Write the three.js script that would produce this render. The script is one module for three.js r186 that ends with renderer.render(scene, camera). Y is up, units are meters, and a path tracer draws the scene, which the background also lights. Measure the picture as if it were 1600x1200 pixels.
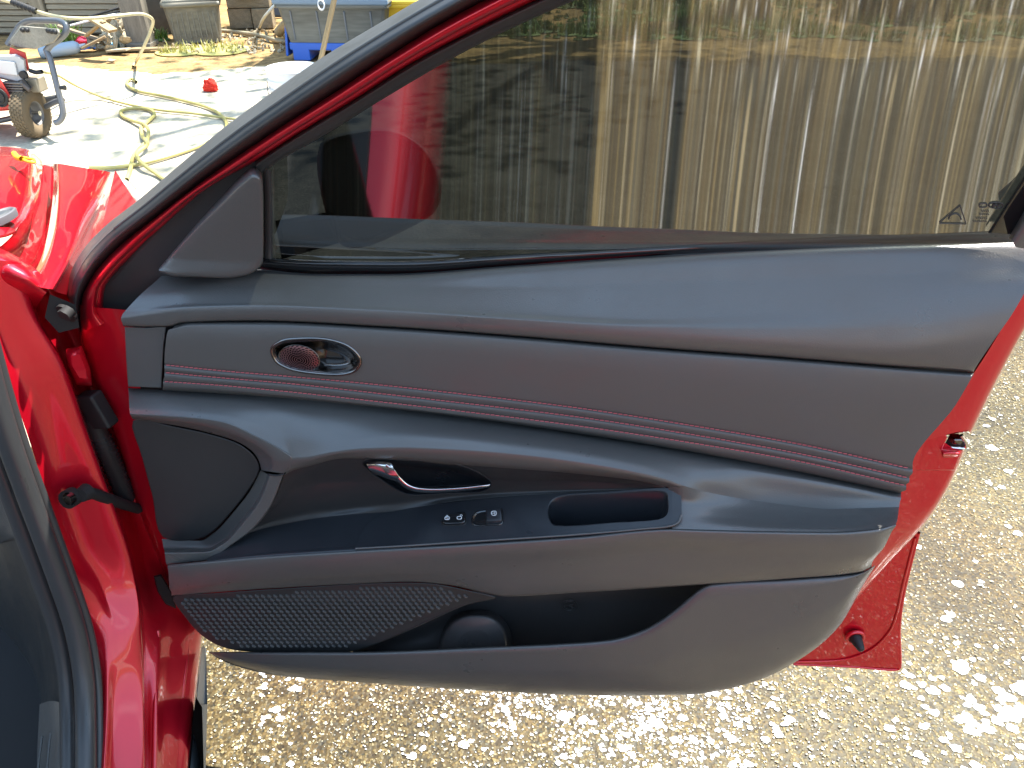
import * as THREE from 'three';
import { mergeGeometries } from 'three/addons/utils/BufferGeometryUtils.js';
import { RoundedBoxGeometry } from 'three/addons/geometries/RoundedBoxGeometry.js';
import { ImprovedNoise } from 'three/addons/math/ImprovedNoise.js';

// ---------------------------------------------------------------- camera, sky, sun, exposure
const V3 = THREE.Vector3;
const scene = new THREE.Scene();
const CAM_H = 1.35, PITCH = 34 * Math.PI / 180, F = 1208;
const camera = new THREE.PerspectiveCamera(2 * Math.atan(600 / F) * 180 / Math.PI, 4 / 3, 0.02, 200);
camera.position.set(0, CAM_H, 0);
camera.rotation.x = -PITCH;
const renderer = new THREE.WebGLRenderer({ antialias: true });
renderer.toneMapping = THREE.LinearToneMapping;
renderer.toneMappingExposure = 4.0;
renderer.shadowMap.enabled = true;

const SUN = new V3(0.38, 0.885, -0.27).normalize();
const sun = new THREE.DirectionalLight(new THREE.Color(1, 0.95, 0.86), 4.6);
sun.position.copy(SUN).multiplyScalar(20);
sun.castShadow = true;
sun.shadow.mapSize.set(2048, 2048);
Object.assign(sun.shadow.camera, { left: -12, right: 12, top: 12, bottom: -12, near: 0.1, far: 60 });
scene.add(sun, sun.target);

{ // clear sky: deep blue overhead, pale towards the horizon and the sun
  const w = 256, h = 128, d = new Float32Array(w * h * 4);
  const n = new ImprovedNoise();
  for (let j = 0; j < h; j++) for (let i = 0; i < w; i++) {
    const el = ((j + 0.5) / h - 0.5) * Math.PI, az = ((i + 0.5) / w - 0.5) * 2 * Math.PI;
    const v = new V3(Math.cos(el) * Math.cos(az), Math.sin(el), Math.cos(el) * Math.sin(az));
    const e = Math.max(0, v.y), k = Math.pow(1 - e, 2.6);
    let r = 0.21 + 0.20 * k, g = 0.34 + 0.17 * k, b = 0.535 + 0.08 * k;
    const c = Math.max(0, v.dot(SUN)), halo = 0.3 * Math.pow(c, 10);
    const cl = Math.max(0, n.noise(v.x * 2.2 + 3, v.y * 5 + 1, v.z * 2.2) * 1.3 + n.noise(v.x * 6, v.y * 12, v.z * 6 + 4) * 0.5 - 0.12) * 0.5;
    r += halo + cl; g += halo * 0.95 + cl; b += halo * 0.85 + cl * 0.9;
    if (v.y < 0) { r = 0.22; g = 0.2; b = 0.17; }
    d.set([r, g, b, 1], (j * w + i) * 4);
  }
  const sky = new THREE.DataTexture(d, w, h, THREE.RGBAFormat, THREE.FloatType);
  sky.mapping = THREE.EquirectangularReflectionMapping;
  sky.magFilter = sky.minFilter = THREE.LinearFilter;
  sky.wrapS = THREE.RepeatWrapping;
  sky.needsUpdate = true;
  scene.background = sky; scene.environment = sky;
  scene.backgroundIntensity = 0.95; scene.environmentIntensity = 0.95;
}

// ---------------------------------------------------------------- helpers
let seed = 12345;
const rnd = () => { seed = (seed * 1664525 + 1013904223) >>> 0; return seed / 4294967296; };
const rr = (a, b) => a + (b - a) * rnd();
const perlin = new ImprovedNoise();
const fbm = (x, y, z = 0, o = 4) => { let s = 0, a = 0.5; for (let i = 0; i < o; i++) { s += a * perlin.noise(x, y, z + i * 7.3); x *= 2.03; y *= 2.03; a *= 0.5; } return s; };
const clamp = (x, a = 0, b = 1) => Math.min(b, Math.max(a, x));
const sstep = (a, b, x) => { const t = clamp((x - a) / (b - a)); return t * t * (3 - 2 * t); };
const cP = Math.cos(PITCH), sP = Math.sin(PITCH);
function ray(px, py) { const x = (px - 800) / F, y = (600 - py) / F; return new V3(x, -sP + y * cP, -cP - y * sP); }
const along = (d, t) => new V3(d.x * t, CAM_H + d.y * t, d.z * t);
// the open door stands in the plane z = ZD (its glass line); w is the distance from that plane towards the cabin
const ZD = -0.76;
const YAW = 0.13;
const D = (px, py, w) => { const d = ray(px, py); return along(d, (ZD + w) / (d.z - YAW * d.x)); };
const HZ = (px, py, h = 0) => { const d = ray(px, py); return along(d, (h - CAM_H) / d.y); };          // on a horizontal plane
const ZP = (px, py, z) => { const d = ray(px, py); return along(d, z / d.z); };                         // on a plane across the yard
const mpp = (p) => (sP * (CAM_H - p.y) - cP * p.z) / F;                                                // metres per picture unit at a point
// window surface: leans in above the belt line and is curved like real side glass
const Y0 = 1.0, A0 = Math.tan(19.5 * Math.PI / 180), K0 = 0.88, K1 = 1.7;
const tum = (Y) => { const h = Math.max(0, Y - Y0); return A0 * h + K0 * h * h / 2 + K1 * h * h * h / 6; };
const SF = (px, py, off) => {
  const d = ray(px, py); let lo = 0.2, hi = 1.6;
  for (let i = 0; i < 40; i++) { const t = (lo + hi) / 2, y = CAM_H + d.y * t, z = d.z * t; if (z > ZD + YAW * d.x * t + tum(y) + off) lo = t; else hi = t; }
  return along(d, lo);
};
// car frame: nose points away and to the left
const CF = new V3(-0.33, 0, -0.944).normalize(), CR = new V3(0.944, 0, -0.33).normalize(), CH = new V3(-0.5, 0, -0.74);
const BP = (px, py, s) => { const d = ray(px, py); return along(d, (s + CF.dot(CH)) / CF.dot(d)); };     // on a plane across the car
const car2w = (f, y, r) => new V3(CH.x + CF.x * f + CR.x * r, y, CH.z + CF.z * f + CR.z * r);

function pchip(xs, ys) {
  const n = xs.length; if (n === 1) return () => ys[0];
  const h = [], dl = [], m = new Array(n).fill(0);
  for (let i = 0; i < n - 1; i++) { h[i] = Math.max(1e-9, xs[i + 1] - xs[i]); dl[i] = (ys[i + 1] - ys[i]) / h[i]; }
  m[0] = dl[0]; m[n - 1] = dl[n - 2];
  for (let i = 1; i < n - 1; i++) m[i] = dl[i - 1] * dl[i] <= 0 ? 0 : (() => { const a = 2 * h[i] + h[i - 1], b = h[i] + 2 * h[i - 1]; return (a + b) / (a / dl[i - 1] + b / dl[i]); })();
  return (x) => {
    let i = 0; while (i < n - 2 && x > xs[i + 1]) i++;
    const t = clamp((x - xs[i]) / h[i]), t2 = t * t, t3 = t2 * t;
    return (2 * t3 - 3 * t2 + 1) * ys[i] + (t3 - 2 * t2 + t) * h[i] * m[i] + (-2 * t3 + 3 * t2) * ys[i + 1] + (t3 - t2) * h[i] * m[i + 1];
  };
}
function railEval(rail, mode) {
  rail = rail.map((p, i) => [p[0], p[1], p[2] ?? rail.slice(0, i).reverse().find((q) => q[2] !== undefined)?.[2] ?? 0]);
  if (mode === 'x') {
    const xs = rail.map((p) => p[0]), y = pchip(xs, rail.map((p) => p[1])), w = pchip(xs, rail.map((p) => p[2])), a = xs[0], b = xs[xs.length - 1];
    return (t) => { const x = a + (b - a) * t; return [x, y(x), w(x)]; };
  }
  const s = [0]; for (let i = 1; i < rail.length; i++) s[i] = s[i - 1] + Math.max(1e-6, Math.hypot(rail[i][0] - rail[i - 1][0], rail[i][1] - rail[i - 1][1]));
  const L = s[s.length - 1];
  if (mode === 'idx') for (let i = 0; i < s.length; i++) s[i] = i / (s.length - 1) * L;
  const f = [0, 1, 2].map((k) => pchip(s, rail.map((p) => p[k])));
  return (t) => f.map((g) => g(t * L));
}
const inPoly = (poly, x, y) => { let c = false; for (let i = 0, j = poly.length - 1; i < poly.length; j = i++) { const [xi, yi] = poly[i], [xj, yj] = poly[j]; if ((yi > y) !== (yj > y) && x < (xj - xi) * (y - yi) / (yj - yi) + xi) c = !c; } return c; };
const edgeDist = (poly, x, y) => { let m = 1e9; for (let i = 0, j = poly.length - 1; i < poly.length; j = i++) { const [ax, ay] = poly[j], [bx, by] = poly[i]; const dx = bx - ax, dy = by - ay, t = clamp(((x - ax) * dx + (y - ay) * dy) / (dx * dx + dy * dy || 1)); m = Math.min(m, Math.hypot(x - ax - t * dx, y - ay - t * dy)); } return m; };
function smoothPoly(pts, n = 6) { // closed Catmull-Rom through the points
  const c = new THREE.CatmullRomCurve3(pts.map((p) => new V3(p[0], p[1], 0)), true, 'centripetal');
  return c.getPoints(pts.length * n).slice(0, -1).map((p) => [p.x, p.y]);
}
// A sheet lofted through rails ([x, y, w] each), facing the cabin. carve: {poly, depth, soft, dir} sinks a recess whose faces come back separately.
function loft(rails, { mode = 'x', nu = 120, nv = 6, proj = D, carve = [], bump = null } = {}) {
  const ev = rails.map((r) => railEval(r, mode)), M = rails.length;
  const cols = []; for (let i = 0; i <= nu; i++) cols.push(ev.map((e) => e(i / nu)));
  const ks = [0]; for (let k = 1; k < M; k++) { let s = 0; for (const c of cols) s += Math.hypot(c[k][0] - c[k - 1][0], c[k][1] - c[k - 1][1]) + 400 * Math.abs(c[k][2] - c[k - 1][2]); ks[k] = ks[k - 1] + Math.max(0.5, s / cols.length); }
  const ts = [0]; for (let k = 1; k < M; k++) { const q = Math.max(2, Math.round(nv * clamp((ks[k] - ks[k - 1]) / 12, 0.35, 4))); for (let j = 1; j <= q; j++) ts.push(ks[k - 1] + (ks[k] - ks[k - 1]) * j / q); }
  const R = ts.length, P = [], pp = [];
  for (let i = 0; i <= nu; i++) {
    const f = [0, 1, 2].map((a) => pchip(ks, cols[i].map((p) => p[a])));
    for (let j = 0; j < R; j++) {
      let x = f[0](ts[j]), y = f[1](ts[j]), w = f[2](ts[j]), drop = 0;
      if (bump) w += bump(x, y);
      for (const c of carve) if (inPoly(c.poly, x, y)) { const q = c.depth * sstep(0, c.soft, edgeDist(c.poly, x, y)); if (c.dir === 'down') drop += q; else w -= q; }
      const p = proj(x, y, w); p.y -= drop; P.push(p); pp.push([x, y]);
    }
  }
  const pos = new Float32Array(P.length * 3), uv = new Float32Array(P.length * 2);
  const u = new Float32Array(P.length), vv = new Float32Array(P.length);
  for (let i = 0; i <= nu; i++) for (let j = 0; j < R; j++) {
    const k = i * R + j; P[k].toArray(pos, k * 3);
    u[k] = i ? u[k - R] + P[k].distanceTo(P[k - R]) : P[k].x; vv[k] = j ? vv[k - 1] + P[k].distanceTo(P[k - 1]) : 0;
    uv[2 * k] = u[k]; uv[2 * k + 1] = vv[k];
  }
  let nd = 0; const tri = [];
  for (let i = 0; i < nu; i++) for (let j = 0; j < R - 1; j++) { const a = i * R + j, b = a + 1, c = a + R, d = c + 1; tri.push([a, b, c], [b, d, c]); }
  const e1 = new V3(), e2 = new V3(), cam = new V3(0, CAM_H, 0);
  for (const [a, b, c] of tri) nd += e1.subVectors(P[b], P[a]).cross(e2.subVectors(P[c], P[a])).dot(cam.clone().sub(P[a]));
  if (nd < 0) for (const t of tri) [t[1], t[2]] = [t[2], t[1]];
  const all = new THREE.BufferGeometry();
  all.setAttribute('position', new THREE.BufferAttribute(pos, 3));
  all.setAttribute('uv', new THREE.BufferAttribute(uv, 2));
  all.setIndex(tri.flat()); all.computeVertexNormals();
  if (!carve.some((c) => c.split)) return all;
  const groups = [[], ...carve.map(() => [])];
  for (const t of tri) { const x = (pp[t[0]][0] + pp[t[1]][0] + pp[t[2]][0]) / 3, y = (pp[t[0]][1] + pp[t[1]][1] + pp[t[2]][1]) / 3; const k = carve.findIndex((c) => c.split && inPoly(c.poly, x, y)); groups[k + 1].push(...t); }
  return groups.map((ix) => { const g = new THREE.BufferGeometry(); for (const a of ['position', 'uv', 'normal']) g.setAttribute(a, all.getAttribute(a)); g.setIndex(ix); return g; });
}
// rings of equally many points, joined; caps close first / last
function rings(list, { cap0 = false, cap1 = true, closed = true } = {}) {
  const n = list[0].length, pos = [], idx = [], uv = [];
  list.forEach((r, k) => r.forEach((p, i) => { pos.push(p.x, p.y, p.z); uv.push(i / n, k * 0.1); }));
  for (let k = 0; k < list.length - 1; k++) for (let i = 0; i < (closed ? n : n - 1); i++) { const a = k * n + i, b = k * n + (i + 1) % n, c = a + n, d = b + n; idx.push(a, b, c, b, d, c); }
  for (const [on, k] of [[cap0, 0], [cap1, list.length - 1]]) if (on) {
    const c = list[k].reduce((s, p) => s.add(p), new V3()).divideScalar(n), o = pos.length / 3;
    list[k].forEach((p) => { pos.push(p.x, p.y, p.z); uv.push(p.x, p.y); }); pos.push(c.x, c.y, c.z); uv.push(c.x, c.y);
    for (let i = 0; i < n; i++) { const a = o + i, b = o + (i + 1) % n; if (k) idx.push(a, b, o + n); else idx.push(b, a, o + n); }
  }
  const g = new THREE.BufferGeometry();
  g.setAttribute('position', new THREE.Float32BufferAttribute(pos, 3)); g.setAttribute('uv', new THREE.Float32BufferAttribute(uv, 2)); g.setIndex(idx); g.computeVertexNormals();
  return g;
}
// a flat or gently curved plate with rolled edge: outline in picture units, on the door at depth w (number or function)
function plate(poly, w, thick = 0.012, proj = D, bev = 1.6) {
  const wf = typeof w === 'function' ? w : () => w, n = poly.length;
  const area = THREE.ShapeUtils.area(poly.map((p) => new THREE.Vector2(...p))), s = Math.sign(area);
  const inset = (d) => poly.map((p, i) => { const a = poly[(i + n - 1) % n], b = poly[(i + 1) % n]; let tx = b[0] - a[0], ty = b[1] - a[1]; const l = Math.hypot(tx, ty) || 1; return [p[0] - ty / l * d * s, p[1] + tx / l * d * s]; });
  const i1 = inset(bev * 0.35), i2 = inset(bev);
  const rg = [poly.map((p) => proj(p[0], p[1], wf(...p) - thick)), poly.map((p) => proj(p[0], p[1], wf(...p) - bev * 0.0007)), i1.map((p) => proj(p[0], p[1], wf(...p) - bev * 0.0002)), i2.map((p) => proj(p[0], p[1], wf(...p)))];
  const side = rings(rg, { cap1: false });
  const faces = THREE.ShapeUtils.triangulateShape(i2.map((p) => new THREE.Vector2(...p)), []);
  const cap = new THREE.BufferGeometry();
  cap.setAttribute('position', new THREE.Float32BufferAttribute(rg[3].flatMap((p) => [p.x, p.y, p.z]), 3));
  cap.setAttribute('uv', new THREE.Float32BufferAttribute(rg[3].flatMap((p) => [p.x, p.y]), 2));
  cap.setIndex(faces.flat()); cap.computeVertexNormals();
  const nz = cap.getAttribute('normal').getZ(0), ny = cap.getAttribute('normal').getY(0);
  if (nz + ny < 0) { cap.setIndex(faces.map((f) => [f[0], f[2], f[1]]).flat()); cap.computeVertexNormals(); side.setIndex(Array.from({ length: side.index.count / 3 }, (_, k) => [side.index.getX(3 * k), side.index.getX(3 * k + 2), side.index.getX(3 * k + 1)]).flat()); side.computeVertexNormals(); }
  return mergeGeometries([side, cap]);
}
const merge = (list) => mergeGeometries(list.map((g) => { const q = g.index ? g.toNonIndexed() : g; for (const k of Object.keys(q.attributes)) if (!['position', 'normal', 'uv'].includes(k)) q.deleteAttribute(k); return q; }));
const tube = (pts, r, seg = 40, rad = 10, closed = false) => new THREE.TubeGeometry(new THREE.CatmullRomCurve3(pts, closed, 'centripetal'), seg, r, rad, closed);
const xf = (g, { p = [0, 0, 0], r = [0, 0, 0], s = [1, 1, 1] } = {}) => g.applyMatrix4(new THREE.Matrix4().compose(p.isVector3 ? p : new V3(...p), new THREE.Quaternion().setFromEuler(new THREE.Euler(...r)), new V3(...s)));
const rbox = (w, h, d, r = 0.006, t = {}) => xf(new RoundedBoxGeometry(w, h, d, 2, r), t);
const cyl = (r0, r1, h, n = 24, t = {}) => xf(new THREE.CylinderGeometry(r0, r1, h, n), t);

const used = {};
const numbered = (n) => { const k = used[n] = (used[n] ?? -1) + 1; return k ? `${n}_${String(k).padStart(3, '0')}` : n; };
function part(name, g, m, parent, label) {
  const o = new THREE.Mesh(g, m); o.name = name; o.castShadow = o.receiveShadow = true; parent.add(o);
  if (label) o.userData.label = label;
  return o;
}
function tag(o, label, category, group) { o.userData.label = label; o.userData.category = category; if (group) o.userData.group = group; return o; }
function thing(name, label, category, p = new V3(), group) { const o = new THREE.Group(); o.name = numbered(name); o.position.copy(p); scene.add(o); return tag(o, label, category, group); }
function solo(name, g, m, label, category, group) { const o = new THREE.Mesh(g, m); o.name = numbered(name); o.castShadow = o.receiveShadow = true; scene.add(o); return tag(o, label, category, group); }
function struct(name, g, m, label) { const o = new THREE.Mesh(g, m); o.name = name; o.castShadow = o.receiveShadow = true; o.userData.kind = 'structure'; if (label) o.userData.label = label; scene.add(o); return o; }

// ---------------------------------------------------------------- textures and materials
function tex(n, f, { srgb = false, rep = 1 } = {}) {
  const d = new Uint8Array(n * n * 4);
  for (let j = 0; j < n; j++) for (let i = 0; i < n; i++) { const c = f(i / n, j / n, i, j); const a = Array.isArray(c) ? c : [c, c, c]; for (let k = 0; k < 3; k++) d[(j * n + i) * 4 + k] = 255 * clamp(a[k]); d[(j * n + i) * 4 + 3] = 255; }
  const t = new THREE.DataTexture(d, n, n, THREE.RGBAFormat); t.wrapS = t.wrapT = THREE.RepeatWrapping; t.magFilter = THREE.LinearFilter; t.minFilter = THREE.LinearMipmapLinearFilter; t.generateMipmaps = true;
  if (srgb) t.colorSpace = THREE.SRGBColorSpace; t.repeat.set(rep, rep); t.needsUpdate = true; return t;
}
const tileNoise = (u, v, f, z = 0) => { // tiles over 0..1
  const n = (a, b) => perlin.noise(a * f, b * f, z); return n(u, v) * (1 - u) * (1 - v) + n(u - 1, v) * u * (1 - v) + n(u, v - 1) * (1 - u) * v + n(u - 1, v - 1) * u * v;
};
const grainT = tex(256, (u, v) => 0.5 + 0.45 * tileNoise(u, v, 40) + 0.35 * tileNoise(u, v, 90, 5), { rep: 16 });
const smudgeT = tex(256, (u, v) => 0.78 + 0.30 * tileNoise(u, v, 4) + 0.22 * tileNoise(u, v, 14, 3) + 0.12 * tileNoise(u, v, 50, 8), { rep: 2.2 });
const twillT = tex(64, (u, v) => 0.5 + 0.5 * Math.sin((u + v) * Math.PI * 2 * 4) * (0.6 + 0.4 * Math.sin((u - v) * Math.PI * 2 * 4)), { rep: 70 });
const std = (o) => new THREE.MeshStandardMaterial({ side: THREE.DoubleSide, ...o });
const phy = (o) => new THREE.MeshPhysicalMaterial({ side: THREE.DoubleSide, ...o });
const C = (r, g, b) => new THREE.Color().setRGB(r, g, b);
const M = {
  trim: phy({ color: C(0.082, 0.08, 0.077), roughness: 0.46, ior: 1.65, roughnessMap: smudgeT, bumpMap: grainT, bumpScale: 0.00022 }),
  trimDark: phy({ color: C(0.032, 0.032, 0.032), roughness: 0.5, roughnessMap: smudgeT, bumpMap: grainT, bumpScale: 0.00008 }),
  liner: phy({ color: C(0.055, 0.052, 0.052), roughness: 0.55, roughnessMap: smudgeT }),
  recess: phy({ color: C(0.026, 0.025, 0.025), roughness: 0.5, roughnessMap: smudgeT, bumpMap: grainT, bumpScale: 0.0001 }),
  leather: phy({ color: C(0.084, 0.08, 0.075), roughness: 0.62, roughnessMap: smudgeT, bumpMap: grainT, bumpScale: 0.0001 }),
  plateM: phy({ color: C(0.016, 0.018, 0.022), roughness: 0.45, roughnessMap: smudgeT }),
  gloss: phy({ color: C(0.012, 0.012, 0.013), roughness: 0.12, clearcoat: 1, clearcoatRoughness: 0.05 }),
  darkChrome: std({ color: C(0.2, 0.19, 0.185), metalness: 1, roughness: 0.16 }),
  chrome: std({ color: C(0.78, 0.78, 0.79), metalness: 1, roughness: 0.17 }),
  red: phy({ color: C(0.6, 0.004, 0.02), metalness: 0.5, roughness: 0.38, clearcoat: 1, clearcoatRoughness: 0.03 }),
  rubber: phy({ color: C(0.04, 0.041, 0.043), roughness: 0.48, roughnessMap: smudgeT }),
  rubberPale: phy({ color: C(0.07, 0.073, 0.072), roughness: 0.6, roughnessMap: smudgeT }),
  black: std({ color: C(0.012, 0.012, 0.013), roughness: 0.6 }),
  bracket: phy({ color: C(0.01, 0.009, 0.009), roughness: 0.75 }),
  glass: phy({ color: C(0.085, 0.095, 0.088), transmission: 1, thickness: 0, roughness: 0.028, ior: 3.1, metalness: 0 }),
  thread: std({ color: C(0.5, 0.1, 0.11), roughness: 0.7 }),
  white: std({ color: C(0.75, 0.75, 0.75), roughness: 0.5 }),
  carpet: std({ color: C(0.012, 0.012, 0.013), roughness: 0.95 }),
};

// ================================================================ the setting
// wet aggregate pavement near the door, dry pale concrete towards the yard, soil strip along the back
const pebbleT = tex(1024, (() => {
  const cells = new Map(); const N = 190;
  const cell = (a, b) => { const k = ((a + N) % N) * 1000 + (b + N) % N; if (!cells.has(k)) cells.set(k, [rnd(), rnd(), rnd(), rnd()]); return cells.get(k); };
  return (u, v) => {
    const x = u * N, y = v * N, ix = Math.floor(x), iy = Math.floor(y); let best = 9, sec = 9, bc = null;
    for (let a = -1; a <= 1; a++) for (let b = -1; b <= 1; b++) { const c = cell(ix + a, iy + b), dx = ix + a + 0.5 + (c[0] - 0.5) * 0.9 - x, dy = iy + b + 0.5 + (c[1] - 0.5) * 0.9 - y, d = dx * dx + dy * dy; if (d < best) { sec = best; best = d; bc = c; } else if (d < sec) sec = d; }
    const e = sstep(0.0, 0.16, Math.sqrt(sec) - Math.sqrt(best)), t = bc[2], q = 0.45 + 0.55 * bc[3];
    const col = t < 0.5 ? [0.60, 0.54, 0.39] : t < 0.75 ? [0.48, 0.41, 0.27] : t < 0.9 ? [0.74, 0.70, 0.59] : [0.45, 0.45, 0.42];
    const n = 0.85 + 0.3 * tileNoise(u, v, 60, 2);
    return col.map((c, k) => (e * c * q + (1 - e) * [0.34, 0.30, 0.21][k]) * n);
  };
})(), { srgb: true, rep: 1 });
const concT = tex(1024, (u, v) => { const n = 0.78 + 0.16 * tileNoise(u, v, 5) + 0.13 * tileNoise(u, v, 17, 3) + 0.12 * tileNoise(u, v, 61, 6) + 0.12 * tileNoise(u, v, 150, 9); return [n, n * 0.965, n * 0.89]; }, { srgb: true });
const soilT = tex(512, (u, v) => { const n = 0.66 + 0.25 * tileNoise(u, v, 8) + 0.2 * tileNoise(u, v, 30, 3) + 0.22 * tileNoise(u, v, 100, 6); return [n, n * 0.84, n * 0.6]; }, { srgb: true });
function sheet(x0, x1, z0, z1, nx, nz, y, hf, inside, tile, tone) {
  const pos = [], uv = [], idx = [], col = [];
  for (let j = 0; j <= nz; j++) for (let i = 0; i <= nx; i++) { const x = x0 + (x1 - x0) * i / nx, z = z0 + (z1 - z0) * j / nz; pos.push(x, y + (hf ? hf(x, z) : 0), z); uv.push(x / tile, z / tile); if (tone) { const t = tone(x, z); col.push(...t); } }
  for (let j = 0; j < nz; j++) for (let i = 0; i < nx; i++) { const a = j * (nx + 1) + i, c = a + nx + 1; if (inside) { const x = x0 + (x1 - x0) * (i + 0.5) / nx, z = z0 + (z1 - z0) * (j + 0.5) / nz; if (!inside(x, z)) continue; } idx.push(a, c, a + 1, a + 1, c, c + 1); }
  const g = new THREE.BufferGeometry(); g.setAttribute('position', new THREE.Float32BufferAttribute(pos, 3)); g.setAttribute('uv', new THREE.Float32BufferAttribute(uv, 2)); if (tone) g.setAttribute('color', new THREE.Float32BufferAttribute(col, 3)); g.setIndex(idx); g.computeVertexNormals(); return g;
}
struct('ground', sheet(-60, 60, -80, 40, 4, 4, -0.008, null, null, 2.3), std({ color: C(0.72, 0.66, 0.53), map: soilT, roughness: 0.95 }));
const dirtEdge = (x) => -6.6 + 0.25 * Math.sin(x * 1.7) + 0.2 * fbm(x * 1.3, 4);
struct('concrete_yard', sheet(-9, 9, -7.6, 5, 420, 380, -0.004, null, (x, z) => z > dirtEdge(x) + 0.05 * perlin.noise(x * 9, z * 9, 1), 2.7), std({ color: C(0.74, 0.71, 0.64), map: concT, roughness: 0.85, bumpMap: concT, bumpScale: 0.004 }));
const wetEdge = (z) => -1.35 + 0.16 * fbm(z * 1.2, 2);
struct('wet_pavement', sheet(-2, 9, -7.6, 3, 200, 190, 0, (x, z) => 0.003 * fbm(x * 3, z * 3), (x, z) => x > wetEdge(z) && z > -6.9 + 0.5 * fbm(x, 7), 0.95, (x, z) => { const k = clamp(0.92 + 0.75 * fbm(x * 2.6 + 3, z * 2.6, 5, 5), 0.55, 1.25), q = clamp(1 + 0.5 * fbm(x * 1.1, z * 1.1, 11), 0.85, 1.1); return [k, k * (0.5 + 0.5 * q), k * (0.25 + 0.75 * q)]; }), phy({ color: C(0.72, 0.67, 0.53), map: pebbleT, vertexColors: true, roughness: 0.55, specularIntensity: 0.5, bumpMap: pebbleT, bumpScale: 0.006 }));

const aspT = tex(512, (u, v) => { const n = 0.62 + 0.2 * tileNoise(u, v, 5) + 0.2 * tileNoise(u, v, 22, 3) + 0.35 * tileNoise(u, v, 120, 6); return [n, n * 0.97, n * 0.92]; }, { srgb: true });
struct('asphalt', sheet(-2, 9, -7.4, -1.9, 220, 120, 0.005, null, (x, z) => x > wetEdge(z) + 0.02 && z < -2.35 + 0.25 * fbm(x * 1.5, 3) && z > -6.7 + 0.5 * fbm(x, 7), 1.7), std({ color: C(0.13, 0.13, 0.125), map: aspT, roughness: 0.9, bumpMap: aspT, bumpScale: 0.008 }));
{ // loose and half-set pebbles of the wet pavement
  const g = new THREE.IcosahedronGeometry(1, 0), p = g.getAttribute('position');
  for (let i = 0; i < p.count; i++) { const v = new V3().fromBufferAttribute(p, i), s = 1 + 0.28 * perlin.noise(v.x * 1.3 + 5, v.y * 1.3, v.z * 1.3); p.setXYZ(i, v.x * s, v.y * s * 0.3, v.z * s * 0.82); }
  g.computeVertexNormals();
  const n = 60000, im = new THREE.InstancedMesh(g, phy({ color: C(0.85, 0.85, 0.85), roughness: 0.45, specularIntensity: 0.5 }), n), m = new THREE.Matrix4(), q = new THREE.Quaternion();
  const pal = [[0.36, 0.32, 0.21], [0.29, 0.25, 0.16], [0.42, 0.39, 0.28], [0.30, 0.28, 0.23], [0.58, 0.56, 0.48], [0.36, 0.29, 0.16]];
  for (let i = 0; i < n; i++) {
    const z = -2.6 + 3.1 * Math.pow(rnd(), 0.9), x = rr(-0.75, 2.0), s = 0.0012 + 0.0022 * Math.pow(rnd(), 2) + (rnd() < 0.02 ? 0.002 : 0);
    q.setFromEuler(new THREE.Euler(rr(-0.3, 0.3), rr(0, 6.3), rr(-0.3, 0.3)));
    m.compose(new V3(x, 0.001 + s * 0.1, z), q, new V3(s * rr(0.8, 1.5), s, s)); im.setMatrixAt(i, m);
    const c = pal[Math.floor(rnd() * pal.length)], k = rr(0.6, 1.25); im.setColorAt(i, C(c[0] * k, c[1] * k, c[2] * k));
  }
  im.name = 'pebbles'; im.userData = { kind: 'stuff', label: 'tan and brown pebbles showing in the wet pavement', category: 'pebbles' }; im.receiveShadow = im.castShadow = true; scene.add(im);
}
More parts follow.
